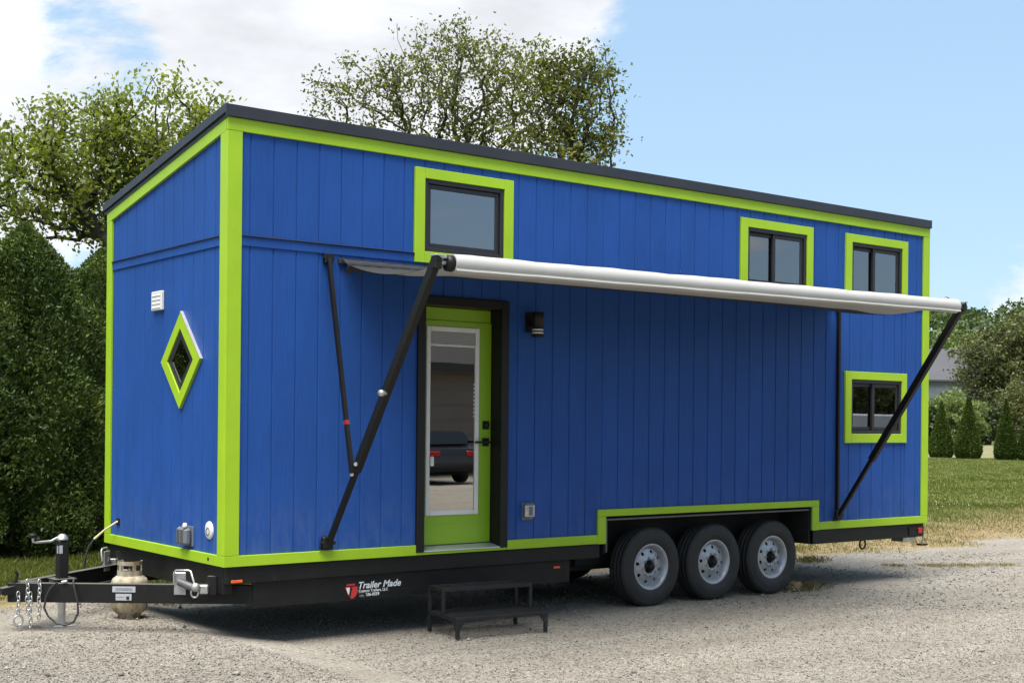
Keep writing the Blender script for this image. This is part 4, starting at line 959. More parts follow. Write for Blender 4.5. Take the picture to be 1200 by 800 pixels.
def build_tank():
    base = Vector((-.20, 1.42, .112)); t = thing('propane_tank', base, 'rust-streaked white propane cylinder on the gravel behind the tongue beam', 'gas cylinder')
    Mx = Matrix.Translation(base)
    prof = [(0, .012), (.06, .015), (.10, .030), (.135, .060), (.151, .10), (.154, .15), (.1555, .155), (.1555, .185), (.154, .19), (.154, .27), (.151, .30), (.139, .328), (.108, .350), (.06, .362), (.03, .368), (0, .368)]
    m = MB(); m.lathe(prof, 40, Mx, axis=2); m.build('cylinder', 'rusty_tank_paint', t)
    m = MB(); m.lathe([(.088, .045), (.094, -.01), (.097, -.01), (.092, .047)], 32, Mx, axis=2); m.build('foot_ring', 'rusty_tank_paint', t)
    # collar: a wrapped guard with two hand holes, open at the back
    m = MB(); r = .098; z0, z1, za, zb_ = .345, .475, .395, .442
    def seg(a0, a1, zl, zh):
        n = max(1, int((a1-a0)/.12))
        for i in range(n):
            p, q = a0+(a1-a0)*i/n, a0+(a1-a0)*(i+1)/n
            vs = [(rr*math.cos(a), rr*math.sin(a), z) for a in (p, q) for rr in (r, r+.005) for z in (zl, zh)]
            m.add([Mx @ Vector(v) for v in vs], [(0, 1, 3, 2), (4, 6, 7, 5), (0, 4, 5, 1), (2, 3, 7, 6), (0, 2, 6, 4), (1, 5, 7, 3)])
    c0 = math.atan2(-FW.y, -FW.x)
    for a0, a1, hole in ((c0-2.3, c0-1.5, 0), (c0-1.5, c0-.75, 1), (c0-.75, c0-.5, 0), (c0-.5, c0+.5, 1), (c0+.5, c0+.8, 0), (c0+.8, c0+1.5, 1), (c0+1.5, c0+2.3, 0)):
        if hole: seg(a0, a1, z0, za); seg(a0, a1, zb_, z1)
        else: seg(a0, a1, z0, z1)
    m.build('collar', 'rusty_tank_paint', t)
    m = MB(); m.lathe([(0, .368), (.02, .37), (.02, .40), (.014, .405), (.014, .43), (.03, .432), (.03, .45), (0, .452)], 14, Mx, axis=2); m.tube([base+Vector((0, 0, .39)), base+Vector((-.05, .03, .39))], .014, 10); m.build('valve', 'dull_grey_metal', t)
build_tank()

def build_cord():
    p0 = Vector((-.004, 2.207, .857)); t = MB()
    pts = [Vector((-.02, 2.205, .855)), Vector((-.11, 2.24, .79)), Vector((-.195, 2.28, .705))]
    root = thing('power_cord', (-.2, 2.28, gz(-.2, 2.28)), 'power cord with a yellow plug end drooping from the hitch-end wall', 'cord')
    m = MB(); m.tube([p0+Vector((-.001, 0, 0)), pts[0], pts[1], pts[2]], [.016, .009, .009, .012], 10); m.build('plug', 'yellow_plug', root)
    q = [pts[2], Vector((-.235, 2.30, .64)), Vector((-.262, 2.32, .53)), Vector((-.27, 2.33, .42)), Vector((-.24, 2.31, .33)), Vector((-.18, 2.27, .37)), Vector((-.165, 2.26, .46)), Vector((-.12, 2.23, .515)), Vector((-.06, 2.19, .47)), Vector((-.035, 2.17, .34)), Vector((-.05, 2.18, .16)), Vector((-.02, 2.3, .09)), Vector((.2, 2.5, .05))]
    m = MB(); m.tube(q, .010, 8); m.build('cable', 'black_cable', root)
    m = MB(); m.box(-.0125, -.0005, 2.175, 2.24, .825, .89, b=.004); H(m, 'cord_inlet', 'black_trim')
build_cord()

def chock(x, y, rz_, label):
    t = MB(); Mx = Matrix.Translation((x, y, 0)) @ Matrix.Rotation(rz_, 4, 'Z')
    t.prism([(-.10, -.005), (.10, -.005), (.10, .03), (.02, .085), (-.02, .085)], 1, -.05, .05, M=Mx)
    o = t.build('wheel_chock', 'wood_block'); tag(o, label, 'wheel chock'); return o
chock(6.78, .12, math.pi, 'brown wooden wedge on the gravel behind the rearmost wheel')

# ================================================================== VEGETATION
def grow_tree(name, label, base, fork_h, lumps, n_nodes, per, leaf, leafmat, barkmat, seed, spread=.30, stems=1, r0=None, group=None, inner=.0):
    """trunk and limbs grown towards points strewn through the crown's lumps, leaves in clusters at the ends
    lumps: (centre, half width across the view, half depth, half height)"""
    rg = np.random.default_rng(seed); base = np.array(base, float)
    vol = np.array([a*b*c for _, a, b, c in lumps]); pick = rg.choice(len(lumps), n_nodes, p=vol/vol.sum())
    rt, fw = np.array(RT), np.array(FW); P = []
    for k in pick:
        c, a, b, h = lumps[k]; q = rg.normal(size=3); q /= np.linalg.norm(q); r = rg.uniform(inner, 1)**(1/2.4)*(1 if rg.uniform() < .8 else rg.uniform(1, 1.28))
        P.append(np.array(c)+rt*q[0]*a*r+fw*q[1]*b*r+np.array([0, 0, q[2]*h*r]))
    P = np.array(P); cc = P.mean(0)
    nodes = [base-np.array([0, 0, .15])]; par = [-1]
    tops = []
    for s in range(stems):
        ang = 2*math.pi*s/stems+seed; offs = np.array([math.cos(ang), math.sin(ang), 0])*(.0 if stems == 1 else .35)
        last = 0
        for k in range(1, 6):
            t = k/5; w_ = rg.normal(size=3)*.07*np.array([1, 1, 0])
            pos = base+offs*(.3+t*1.6)+(np.array([cc[0], cc[1], 0])-np.array([base[0], base[1], 0]))*(.55*t*t)+np.array([0, 0, fork_h*t])+w_
            nodes.append(pos); par.append(last); last = len(nodes)-1
        tops.append(last)
    start = nodes[tops[0]]; order = np.argsort(np.linalg.norm(P-start, axis=1)); nstem = len(nodes)
    A = np.array(nodes+[np.zeros(3)]*(2*n_nodes)); cnt = len(nodes); plen = np.zeros(len(A))
    for i in range(1, cnt): plen[i] = plen[par[i]]+np.linalg.norm(A[i]-A[par[i]])
    tips = []
    for i in order:
        p = P[i]; d = np.linalg.norm(A[2:cnt]-p, axis=1)
        below = np.clip(A[2:cnt, 2]-p[2]+.1, 0, None)
        j = int(np.argmin(d+.22*plen[2:cnt]+below*.8))+2
        mid = (A[j]+p)/2+rg.normal(size=3)*.06*np.linalg.norm(p-A[j])+np.array([0, 0, .05*np.linalg.norm(p-A[j])])
        A[cnt] = mid; par.append(j); plen[cnt] = plen[j]+np.linalg.norm(mid-A[j]); cnt += 1
        A[cnt] = p; par.append(cnt-1); plen[cnt] = plen[cnt-1]+np.linalg.norm(p-mid); tips.append(cnt); cnt += 1
    A = A[:cnt]; wgt = np.zeros(cnt)
    for i in tips: wgt[i] += 1
    for i in range(cnt-1, 0, -1): wgt[par[i]] += wgt[i]
    r0 = r0 or .028*(fork_h+3)**.75; rad = r0*(wgt/wgt[0])**.52; rad = np.maximum(rad, .0045)
    # tapered limbs
    Vs = []; Fs = []; o = 0; n = 6; an = np.linspace(0, 2*math.pi, n, endpoint=False)
    for i in range(1, cnt):
        a, b = A[par[i]], A[i]; t = b-a; ln = np.linalg.norm(t)
        if ln < 1e-4: continue
        t = t/ln; u = np.cross(t, [0, 0, 1.0]) if abs(t[2]) < .95 else np.cross(t, [1.0, 0, 0]); u /= np.linalg.norm(u); v = np.cross(t, u)
        ra = min(rad[par[i]], rad[i]*1.5); rb = rad[i]; ring = np.outer(np.cos(an), u)+np.outer(np.sin(an), v)
        Vs.append(a-t*ra*.3+ring*ra); Vs.append(b+t*rb*.3+ring*rb); k = np.arange(n); Fs.append(np.stack([o+k, o+(k+1) % n, o+n+(k+1) % n, o+n+k], -1)); o += 2*n
    th = thing(name, tuple(base), label, 'tree', group)
    fast_mesh('trunk', np.concatenate(Vs), np.concatenate(Fs), barkmat, th, True)
    # leaves
    pos = []
    for i in tips:
        k = max(3, int(rg.poisson(per))); f = rg.uniform(0, 1, (k, 1))**.7; base_ = A[par[i]]*(1-f)+A[i]*f
        pos.append(base_+rg.normal(size=(k, 3))*spread*np.array([1, 1, .75])*rg.uniform(.5, 1.2))
    pos = np.concatenate(pos); V, F = leaves(pos, rg.uniform(.65, 1.25, len(pos))*leaf, .35, .62, None, rg)
    fast_mesh('crown', V, F, leafmat, th); return th

def lump(px, py, d, rx, ry, dd=0, depth=None):
    k = d/FPX; return (tuple(at(px, py, d+dd)), rx*k, (depth or .8*(rx+ry)/2*k), ry*k)
def foot(px, d):
    p = at(px, HY, d); return (p.x, p.y, gz(p.x, p.y)-.02)

# the two trees behind the roof and the one behind the hitch end
D1 = 27
grow_tree('broadleaf_tree', 'tall airy tree with many thin stems behind the middle of the roof', foot(520, D1), 3.2,
    [lump(535, 95, D1, 95, 72), lump(430, 108, D1, 82, 46), lump(385, 128, D1, 42, 26), lump(545, 50, D1, 46, 28), lump(600, 110, D1, 60, 75), lump(480, 165, D1, 90, 45), lump(560, 190, D1, 90, 60), lump(500, 66, D1, 40, 22)],
    720, 17, .084, 'leaf_sparse', 'bark', 11, .15, stems=4, r0=.15)
D2 = 25
grow_tree('broadleaf_tree', 'denser dark green tree rising over the right half of the roof', foot(668, D2), 3.0,
    [lump(675, 120, D2, 58, 62), lump(640, 90, D2, 45, 45), lump(690, 88, D2, 36, 34), lump(700, 165, D2, 36, 30), lump(650, 180, D2, 62, 50)],
    360, 23, .086, 'leaf_sparse', 'bark', 23, .16, stems=3, r0=.13)
D3 = 21
grow_tree('broadleaf_tree', 'leafy tree with arching limbs behind the hedge and hitch end', foot(215, D3), 3.6,
    [lump(180, 150, D3, 90, 58), lump(105, 185, D3, 95, 60), lump(40, 215, D3, 60, 55), lump(235, 155, D3, 60, 45), lump(160, 215, D3, 90, 60), lump(60, 150, D3, 40, 40), lump(190, 108, D3, 45, 22), lump(105, 262, D3, 60, 28), lump(20, 265, D3, 50, 26)],
    540, 25, .09, 'leaf_green', 'bark', 5, .16, stems=1, r0=.19, inner=.1)
grow_tree('broadleaf_tree', 'light green tree at the left edge of the view, its tips over the hedge', foot(-70, 19.5), 3.4,
    [lump(-60, 190, 19.5, 80, 70), lump(-5, 205, 19.5, 42, 60), lump(-20, 140, 19.5, 35, 30), lump(-120, 230, 19.5, 80, 80)],
    240, 22, .09, 'leaf_green', 'bark', 8, .16, stems=1, r0=.15)

def arborvitae(name, label, base, height, radius, n, mat, seed, spray=.16, prof=None, group=None, jit=.16, lean=0):
    """upright evergreen: flat sprays of scale leaves all over a lumpy cone, on a short trunk"""
    rg = np.random.default_rng(seed); base = np.array(base)
    prof = prof or (lambda t: (1-t**2.4)**.8*(.72+.28*np.sqrt(np.clip(t*6, 0, 1))))
    t = rg.uniform(0, 1, n)**1.15; a = rg.uniform(0, 2*math.pi, n)
    npl = 90; pa = rg.uniform(0, 2*math.pi, npl); pt = rg.uniform(0, .95, npl)      # upright plumes
    da = np.abs((a[:, None]-pa[None]+math.pi) % (2*math.pi)-math.pi)*3.2; dt = (t[:, None]-pt[None])*9; dt = np.where(dt > 0, dt*1.1, dt*.55)
    near = np.sqrt(np.min(da**2+dt**2, axis=1)); plume = np.clip(1-near, -.6, 1)
    lum = 1+jit*1.9*plume+jit*.5*np.sin(a*3+seed+t*9)*np.cos(t*14+seed)+rg.normal(size=n)*jit*.25
    r = radius*prof(t)*lum*(1-rg.uniform(0, 1, n)**4*.45)
    z = t*height*.97+.06*height*0+.05
    pos = base+np.stack([np.cos(a)*r, np.sin(a)*r, z], -1)
    out = np.stack([np.cos(a)*.75, np.sin(a)*.75, .75+.5*rg.uniform(-.6, 1, n)], -1)
    # each spray: a fan of three narrow leaves
    Vs = []; Fs = []; o = 0
    for k in range(3):
        sz = rg.uniform(.6, 1.25, n)*spray*(1 if k == 0 else .75)
        p = pos+rg.normal(size=(n, 3))*spray*.22; V, F = leaves(p, sz, .1, .42, out*1.1, rg); Vs.append(V); Fs.append(F+o); o += len(V)
    th = thing(name, tuple(base), label, 'evergreen', group)
    fast_mesh('foliage', np.concatenate(Vs), np.concatenate(Fs), mat, th)
    m = MB(); m.tube([base+np.array([0, 0, -.1]), base+np.array([0, 0, height*.5]), base+np.array([0, 0, height*.85])], [radius*.09, radius*.06, .01], 8); m.build('trunk', 'bark', th)
    # shaded inner twigs that close the middle
    ts = np.linspace(.03, .93, 12); vs = []; fs = []; kk = 14
    for i, q in enumerate(ts):
        for j in range(kk):
            b = 2*math.pi*j/kk; rr = radius*float(prof(np.array(q)))*.66*(1+jit*math.sin(b*3+seed+q*9)*math.cos(q*14+seed)+.06*math.sin(j*5+i*3)); vs.append(base+np.array([math.cos(b)*rr, math.sin(b)*rr, q*height*.97+.05]))
    fs = [(i*kk+j, i*kk+(j+1) % kk, (i+1)*kk+(j+1) % kk, (i+1)*kk+j) for i in range(len(ts)-1) for j in range(kk)]
    m = MB(); m.add(vs, fs, True); m.build('inner_branches', mat, th); return th
GH = 'evergreens of the tall hedge at the left'
def hb(px, d): p = at(px, HY, d); return (p.x, p.y, gz(p.x, p.y)-.02)
full = lambda t: (1-t**3.0)**.75*(.80+.20*np.sqrt(np.clip(t*5, 0, 1)))
arborvitae('arborvitae', 'tall dark evergreen with a peaked top, middle of the left hedge', hb(28, 17.6), 4.45, .95, 48000, 'arborvitae_dark', 3, .068, full, GH, .22)
arborvitae('arborvitae', 'dark evergreen half hidden behind the hitch end corner', hb(118, 19.4), 4.35, .95, 40000, 'arborvitae_dark', 4, .068, full, GH, .22)
arborvitae('arborvitae', 'dark evergreen cut off by the left edge of the view', hb(-78, 16.6), 4.15, .95, 28000, 'arborvitae_dark', 6, .068, full, GH, .22)

# the row of clipped cones across the lawn
GC = 'clipped evergreen cones in a row across the lawn'
cone = lambda t: (1-t**1.3)*(.62+.38*np.sqrt(np.clip(t*8, 0, 1)))*1.04
for k, (px, base_y, top_y, wpx, lab) in enumerate(((1103, 536, 469, 14, 'clipped evergreen cone nearest the house corner, first of the row'), (1135, 537, 463, 15.5, 'tallest clipped evergreen cone, second of the row from the house'), (1179, 538.5, 466, 13.5, 'slender clipped evergreen cone, third of the row from the house'), (1207, 539, 468, 14.5, 'clipped evergreen cone cut off by the right edge of the view'))):
    hor = HY+(px-600)*ROLL; D = CAM.z*FPX/(base_y-hor); p = at(px, hor, D); s = D/FPX; hh = (base_y-top_y)*s; zb = 0
    arborvitae('clipped_arborvitae', lab, (p.x, p.y, zb-.03), hh, wpx*s, 14000, 'arborvitae_small', 30+k, .10, cone, GC, .05)
def field():
    rows = []
    for i in range(41):
        u0 = -60+i*4.0
        rows.append([(CAM+FW*(d+1.2*math.sin(i*.9+d)*(.3 if d < 90 else 1))+RT*(u0*d/76)) for d in (75.2, 82, 95, 118, 150)])
    vs = [(p.x, p.y, .014) for r in rows for p in r]
    o = fast_mesh('field', vs, [(i*5+j, (i+1)*5+j, (i+1)*5+j+1, i*5+j+1) for i in range(40) for j in range(4)], 'straw_mulch'); tag(o, kind='structure')
simple('straw_mulch', (.17, .155, .07), .95, var=.35, vscale=.6, dirt=((.12, .15, .04), .25, .5))
field()

# trees, shrubs and the barn beyond the lawn
grow_tree('broadleaf_tree', 'rounded olive green tree beyond the clipped cones at the right edge', foot(1172, 142), 4.0,
    [lump(1165, 418, 142, 44, 40), lump(1190, 400, 142, 42, 34), lump(1150, 440, 142, 32, 30), lump(1200, 445, 142, 46, 40), lump(1165, 465, 142, 42, 28)], 460, 50, .34, 'olive_leaf', 'pale_bark', 41, .6, stems=2, r0=.55)
def bush(name, label, px, py, d, rx, ry, n, leaf, mat, seed, cat='shrub'):
    rg = np.random.default_rng(seed); k = d/FPX; c = at(px, py, d); base = np.array([c.x, c.y, -.05]); H_ = c.z+ry*k
    n_st = 7; th = thing(name, tuple(base), label, cat)
    q = rg.normal(size=(n, 3)); q /= np.linalg.norm(q, axis=1, keepdims=True); rr = rg.uniform(.25, 1, (n, 1))**.4
    lm = (1+.25*np.sin(q[:, 0]*6+seed)*np.cos(q[:, 1]*5)+.18*np.sin(q[:, 2]*9+q[:, 0]*7))[:, None]
    p = q*rr*lm*np.array([rx*k, rx*k*.8, H_*.5])+np.array([c.x, c.y, H_*.52]); p[:, 2] = np.maximum(p[:, 2], .06)
    V, F = leaves(p, rg.uniform(.6, 1.3, n)*leaf, .3, .6, q*.8, rg); fast_mesh('foliage', V, F, mat, th)
    m = MB()
    for i in range(n_st):
        a = 2*math.pi*i/n_st; m.tube([base, base+np.array([math.cos(a)*rx*k*.3, math.sin(a)*rx*k*.3, H_*.4]), base+np.array([math.cos(a)*rx*k*.6, math.sin(a)*rx*k*.6, H_*.75])], [.05, .035, .012], 6)
    m.build('stems', 'bark', th)
bush('shrub', 'bright green shrub behind the two left clipped cones', 1118, 490, 128, 36, 28, 11000, .3, 'bush_leaf', 51)
bush('shrub', 'dark green shrub between the second and third clipped cones', 1158, 494, 132, 24, 24, 6000, .3, 'dark_leaf', 52)
bush('shrub', 'grey green shrub behind the clipped cone at the right edge', 1196, 484, 135, 34, 34, 8000, .32, 'olive_leaf', 53)
bush('broadleaf_tree', 'bright rounded tree crown just above the barn roof', 1120, 408, 215, 26, 16, 6000, .6, 'bush_leaf', 54, 'tree')
bush('shrub', 'dark green shrub beside the far corner of the blue house', 1090, 500, 126, 16, 22, 5000, .3, 'dark_leaf', 55)

def barn():
    D = 178; s = D/FPX; c = at(1050, 500, D); base = (c.x, c.y, 0)
    t = thing('barn', base, 'long grey-roofed barn half hidden behind the tree beyond the lawn', 'barn')
    Mx = Matrix.Translation((c.x, c.y, 0)) @ Matrix.Rotation(-YAW+.12, 4, 'Z')
    hw = 72*s*1.15; dp = 14.0; ev = 7.9; rd = 12.2
    m = MB(); m.prism([(-dp/2, 0), (dp/2, 0), (dp/2, ev), (0, rd-.15), (-dp/2, ev)], 0, -hw*1.4, hw, M=Mx); m.build('wall', 'barn_wall', t)
    for sg in (-1, 1):
        m = MB(); m.prism([(sg*(dp/2+.5), ev-.25), (sg*(dp/2+.5), ev-.05), (0, rd+.1), (0, rd-.1)], 0, -hw*1.4-.4, hw+.4, M=Mx); r = m.build('roof', 'barn_roof', t)
    for k in range(6):
        x = hw-2-k*2.6; m = MB(); m.box(x-.6, x+.6, -dp/2-.06, -dp/2-.01, 3.6, 5.0, M=Mx); m.build('window', 'car_glass', t)
barn()

# ---- grass
def blades(pos, h, w_, rg, lean=.5):
    n = len(pos); a = rg.uniform(0, 2*math.pi, n); d = np.stack([np.cos(a), np.sin(a), np.zeros(n)], -1); q = np.stack([-np.sin(a), np.cos(a), np.zeros(n)], -1)
    h = h[:, None]; w_ = w_[:, None]; l = rg.normal(size=(n, 1))*lean
    tip = pos+np.array([0, 0, 1])*h+q*h*l; mid = pos+np.array([0, 0, .55])*h+q*h*l*.3
    V = np.stack([pos-d*w_/2, pos+d*w_/2, mid+d*w_*.38, tip, mid-d*w_*.38], 1).reshape(-1, 3); F = np.arange(5*n).reshape(n, 5); return V, F
def grass():
    rg = np.random.default_rng(77); green = []; dry = []
    def zone(px0, px1, d0, d1, n, hmin, hmax, wid, pw=1.0):
        d = d0+(d1-d0)*rg.uniform(0, 1, n)**pw; px = rg.uniform(px0, px1, n); u = (px-600)/FPX*d
        x = CAM.x+FW.x*d+RT.x*u; y = CAM.y+FW.y*d+RT.y*u
        dd = y-gravel_edge(x)+.35*np.sin(x*3.1+y*2)+rg.normal(size=n)*.22; width = .35+np.maximum(x-7.5, 0)*.24
        f = dd/(width+.3); keep = dd > 0
        inside = (x > -.3) & (x < HL+.3) & (y < HW+.1); keep &= ~inside
        clump = .5+.5*np.sin(x*1.9+1)*np.sin(y*2.3+2*np.sin(x)); pg = np.clip((f-.75)/.7, .08, 1)
        dens = np.clip(.25+.6*np.clip(f, 0, 1.3)+.3*clump, 0, 1); keep &= rg.uniform(size=n) < dens
        isg = rg.uniform(size=n) < pg*.94
        pos = np.stack([x, y, gza(x, y)-.015], -1); h = rg.uniform(hmin, hmax, n)*(.6+.5*clump)*np.where(isg, 1, .5); w_ = rg.uniform(.7, 1.4, n)*wid
        for sel, L_ in ((keep & isg, green), (keep & ~isg, dry)): L_.append((pos[sel], h[sel], w_[sel]))
    zone(-140, 290, 12.2, 21, 75000, .05, .13, .008, 1.2)
    zone(640, 960, 15, 19.5, 16000, .04, .09, .009)
    zone(760, 1420, 16.5, 30, 135000, .04, .085, .010, 1.2)
    zone(700, 1420, 30, 76, 140000, .04, .08, .03, 1.25)
    # weeds growing through the gravel by the lot's edge
    n = 1300; s = rg.choice(np.array([.02, .1, .3, .36, .42, .55, .6, .63, .8, .97]), n)+rg.normal(size=n)*.025; x = 9.7+1.5*s+rg.normal(size=n)*.05; y = 1.1-.85*s+rg.normal(size=n)*.09; pos = np.stack([x, y, gza(x, y)-.01], -1); g = rg.uniform(size=n) < .25
    for sel, L_ in ((g, green), (~g, dry)): L_.append((pos[sel], rg.uniform(.015, .045, sel.sum()), np.full(sel.sum(), .006)))
    for cx_, cy_, k in ((8.6, 2.15, 500), (7.6, 2.3, 420), (6.93, .13, 300), (9.3, 2.0, 300)):
        pos = np.stack([cx_+rg.normal(size=k)*.12, cy_+rg.normal(size=k)*.08, np.full(k, -.01)], -1); g = rg.uniform(size=k) < .5
        for sel, L_ in ((g, green), (~g, dry)): L_.append((pos[sel], rg.uniform(.03, .10, sel.sum()), np.full(sel.sum(), .007)))
    for nm, L_, mt, lab in (('lawn_grass', green, 'grass_blade', 'short green lawn grass around the gravel lot'), ('dry_grass', dry, 'dry_blade', 'straw-coloured dry grass along the gravel edge')):
        p = np.concatenate([a for a, _, _ in L_]); h = np.concatenate([b for _, b, _ in L_]); w_ = np.concatenate([c for _, _, c in L_])
        V, F = blades(p, h, w_, rg); tag(fast_mesh(nm, V, F, mt), lab, 'grass', kind='stuff')
    # clover heads in the lawn
    n = 200; d = rg.uniform(18, 34, n); px = rg.uniform(1080, 1330, n); u = (px-600)/FPX*d; x = CAM.x+FW.x*d+RT.x*u; y = CAM.y+FW.y*d+RT.y*u
    ok = (y-gravel_edge(x) > 1.6+np.maximum(x-7.5, 0)*.2); x, y = x[ok], y[ok]; n = len(x)
    pos = np.stack([x, y, np.full(n, .085)], -1); Vs = []; Fs = []; o = 0
    for k in range(3): V, F = leaves(pos+rg.normal(size=(n, 3))*.004, np.full(n, .028), .5, .9, None, rg); Vs.append(V); Fs.append(F+o); o += len(V)
    tag(fast_mesh('clover_flowers', np.concatenate(Vs), np.concatenate(Fs), 'clover_white'), 'white clover heads dotted through the lawn', 'flowers', kind='stuff')
simple('clover_white', (.4, .4, .34), .8, var=.1)
grass()

# ---- loose stones of the lot
def pebbles():
    rg = np.random.default_rng(5)
    def scatter(n, d0, d1, rmin, rmax, pw=1.0, px=(-60, 1260)):
        d = d0+(d1-d0)*rg.uniform(0, 1, n)**pw; p = rg.uniform(px[0], px[1], n); u = (p-600)/FPX*d
        x = CAM.x+FW.x*d+RT.x*u; y = CAM.y+FW.y*d+RT.y*u; ok = y < gravel_edge(x)-.1+rg.normal(size=n)*.2; x, y = x[ok], y[ok]
        return x, y, rmin+(rmax-rmin)*rg.uniform(0, 1, len(x))**2.2
    xs, ys, rs = [np.concatenate(t) for t in zip(scatter(60000, 8.2, 13.5, .0035, .0088, 1.25), scatter(9000, 13, 19, .006, .015, 1.2, (500, 1260)), scatter(240, 8.3, 17, .011, .026, 1.2))]
    n = len(xs); O = np.array([(1, 0, 0), (0, 1, 0), (-1, 0, 0), (0, -1, 0), (0, 0, 1), (0, 0, -1)], float)
    T = np.array([(0, 1, 4), (1, 2, 4), (2, 3, 4), (3, 0, 4), (1, 0, 5), (2, 1, 5), (3, 2, 5), (0, 3, 5)])
    a = rg.uniform(0, 2*math.pi, n); c, s = np.cos(a), np.sin(a)
    loc = O[None]*rs[:, None, None]*np.stack([rg.uniform(.8, 1.5, n), rg.uniform(.7, 1.2, n), rg.uniform(.45, .85, n)], -1)[:, None, :]*rg.uniform(.75, 1.25, (n, 6, 3))
    loc += rg.normal(size=(n, 6, 3))*rs[:, None, None]*.15
    X = loc[:, :, 0]*c[:, None]-loc[:, :, 1]*s[:, None]; Y = loc[:, :, 0]*s[:, None]+loc[:, :, 1]*c[:, None]
    z = gza(xs, ys)-.008+rs*.25
    V = np.stack([X+xs[:, None], Y+ys[:, None], loc[:, :, 2]+z[:, None]], -1).reshape(-1, 3); F = (T[None]+6*np.arange(n)[:, None, None]).reshape(-1, 3)
    tag(fast_mesh('gravel_stones', V, F, 'limestone_pebbles'), 'loose pale limestone gravel covering the lot', 'gravel', kind='stuff')
pebbles()

def treeline():
    rg = np.random.default_rng(91); Vs = []; Fs = []; o = 0
    for i in range(120):
        a = math.pi*(1.02+.96*(i+rg.uniform(-.4, .4))/120)+.12; d = rg.uniform(56, 72); r = rg.uniform(2.2, 3.6); hh = rg.uniform(3.2, 4.4); n = 420
        c = np.array([4+d*math.cos(a), -4+d*math.sin(a), hh*.9]); q = rg.normal(size=(n, 3)); q /= np.linalg.norm(q, axis=1, keepdims=True)
        V, F = leaves(c+q*np.array([r, r, hh])*rg.uniform(.6, 1.05, (n, 1)), rg.uniform(.4, .9, n), .4, .7, q, rg); V[:, 2] = np.maximum(V[:, 2], -.02); Vs.append(V); Fs.append(F+o); o += len(V)
    tag(fast_mesh('treeline', np.concatenate(Vs), np.concatenate(Fs), 'forest_leaf'), 'dark line of trees across the lot, mirrored in the low windows', 'treeline', kind='stuff')
treeline()

# ================================================================== WHAT THE GLASS REFLECTS: the far side of the lot, behind the camera
def mir(px, py, vy, rec=.128):
    """a point seen mirrored in the long wall's glass, at vy metres behind the glass plane"""
    d = FW + CX*((px-600)/FPX) + CY*((HY-py)/FPX); k = (vy+rec-CAM.y)/d.y; p = CAM+d*k; return Vector((p.x, rec-vy, p.z))
def garage():
    y = -27.0; x0, x1 = 6.0, 30.0
    t = thing('garage', ((x0+x1)/2, y, 0), 'long taupe garage mirrored in the door glass', 'building')
    m = MB(); m.prism([(y-8, 0), (y, 0), (y, 3.75), (y-4, 5.3), (y-8, 3.75)], 0, x0, x1); m.build('wall', 'taupe_siding', t)
    for k in range(7):
        z = .35+k*.5; m = MB(); m.box(x0+.01, x1-.01, y+.001, y+.02, z, z+.02); m.build('lap', 'taupe_siding', t)
    for sg in (1, -1): m = MB(); m.prism([(y-4+sg*4.6, 3.55), (y-4+sg*4.6, 3.72), (y-4, 5.52), (y-4, 5.34)], 0, x0-.5, x1+.5); m.build('roof', 'taupe_roof', t)
    m = MB(); m.box(x0-.5, x1+.5, y+.61, y+.64, 3.45, 3.74); m.build('fascia', 'dark_fascia', t)
    for x in (9.0, 24.0): m = MB(); m.box(x-1.4, x+1.4, y+.022, y+.06, 0, 2.4, b=.01); m.build('garage_door', 'taupe_roof', t)
garage()
def car():
    a = mir(503, 560, 21.5); W_ = 1.86; cx_ = a.x+W_/2; yr = -21.5
    t = thing('parked_car', (cx_, yr-2.2, 0), 'dark parked car mirrored in the door glass', 'car')
    prof = [(0, .42), (-.05, .62), (.02, .86), (.10, 1.02), (.42, 1.10), (.62, 1.45), (1.0, 1.52), (2.1, 1.50), (2.85, 1.08), (3.3, 1.0), (4.3, .90), (4.5, .66), (4.48, .36), (4.2, .26), (.3, .26)]
    m = MB(); m.prism([(yr-p, z) for p, z in prof], 0, cx_-W_/2, cx_+W_/2); o = m.build('body', 'car_paint', t)
    bm = bmesh.new(); bm.from_mesh(o.data); bmesh.ops.bevel(bm, geom=bm.edges[:], offset=.06, segments=2, affect='EDGES', profile=.6); bm.to_mesh(o.data); bm.free()
    m = MB(); m.prism([(yr-.40, 1.125), (yr-.62, 1.455), (yr-.585, 1.475), (yr-.365, 1.145)], 0, cx_-W_/2+.16, cx_+W_/2-.16); m.build('rear_window', 'car_glass', t)
    for s in (-1, 1):
        m = MB(); m.box(cx_+s*(W_/2-.45), cx_+s*(W_/2-.04), yr-.06, yr+.035, .80, .95, b=.02); m.build('tail_light', 'red_lens', t)
        for yy in (-.85, -3.6): m = MB(); m.lathe([(0, -.11), (.2, -.11), (.33, -.09), (.34, .09), (0, .09)], 28, Matrix.Translation((cx_+s*(W_/2-.1), yr+yy, .34)), axis=0); m.build('wheel', 'tyre_rubber', t)
    m = MB(); m.box(cx_-W_/2+.03, cx_+W_/2-.03, yr-.2, yr+.075, .36, .52, b=.03); m.build('bumper', 'black_trim', t)
car()
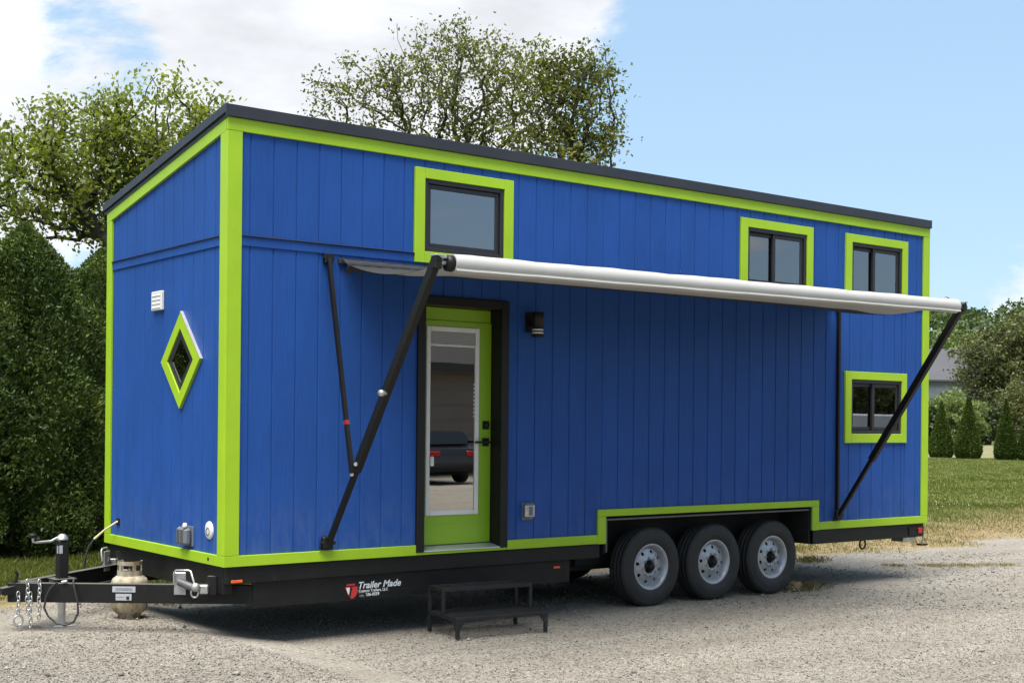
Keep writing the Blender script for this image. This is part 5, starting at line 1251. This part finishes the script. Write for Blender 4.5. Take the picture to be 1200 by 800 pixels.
def white_trailer():
    p = mir(1000, 490, 16.0, .03); q = mir(1052, 490, 16.0, .03); x0, x1, y = p.x-.6, q.x+1.0, p.y
    t = thing('cargo_trailer', ((x0+x1)/2, y-1, 0), 'white cargo trailer mirrored in the low rear window', 'trailer')
    m = MB(); m.box(x0, x1, y-2, y, 1.05, 2.15, b=.05); m.build('body', 'vehicle_white', t); m = MB(); m.box(x0+.1, x1-.1, y-1.9, y-.1, .6, 1.04); m.build('chassis', 'frame_steel', t)
    for k in (-.5, .4):
        for yy in (-.15, -1.85): m = MB(); m.lathe([(0, -.1), (.2, -.1), (.33, -.08), (.34, .08), (0, .1)], 24, Matrix.Translation(((x0+x1)/2+k, y+yy, .335)), axis=1); m.build('wheel', 'tyre_rubber', t)
white_trailer()
for k, (px, vy, hh, sd) in enumerate(((985, 34, 7.5, 61), (1025, 38, 8.5, 62), (1070, 33, 7.0, 63))):
    p = mir(px, 495, vy); grow_tree('broadleaf_tree', ('tree mirrored at the left of the low rear window', 'tall tree mirrored in the middle of the low rear window', 'tree mirrored at the right of the low rear window')[k], (p.x, p.y, -.02), 1.6,
        [((p.x, p.y, hh*.62), 2.6, 2.6, hh*.36), ((p.x+1, p.y-.5, hh*.42), 2.6, 2.2, hh*.25)], 120, 26, .34, 'olive_leaf', 'bark', sd, .5, r0=.25)
def hedge_on():
    """the hedge goes on beyond the left edge of the view; its plants show mirrored in the diamond window"""
    src = [o for o in COL.objects if o.name.startswith('arborvitae')][:3]
    for k, (px, d) in enumerate(((-190, 15.9), (-310, 15.3), (-440, 14.9), (-580, 14.6))):
        s = src[k % 3]; c = s.copy(); COL.objects.link(c); c.location = hb(px, d); c.rotation_euler = (0, 0, 1.3+k*1.9)
        c['label'] = ('hedge evergreen, %s outside the left edge of the view, mirrored in the diamond window' % ('first', 'second', 'third', 'fourth')[k])
        for ch in [o for o in COL.objects if o.parent == s]:
            q = ch.copy(); COL.objects.link(q); q.parent = c; q.matrix_parent_inverse = Matrix.Translation(-s.location)
hedge_on()
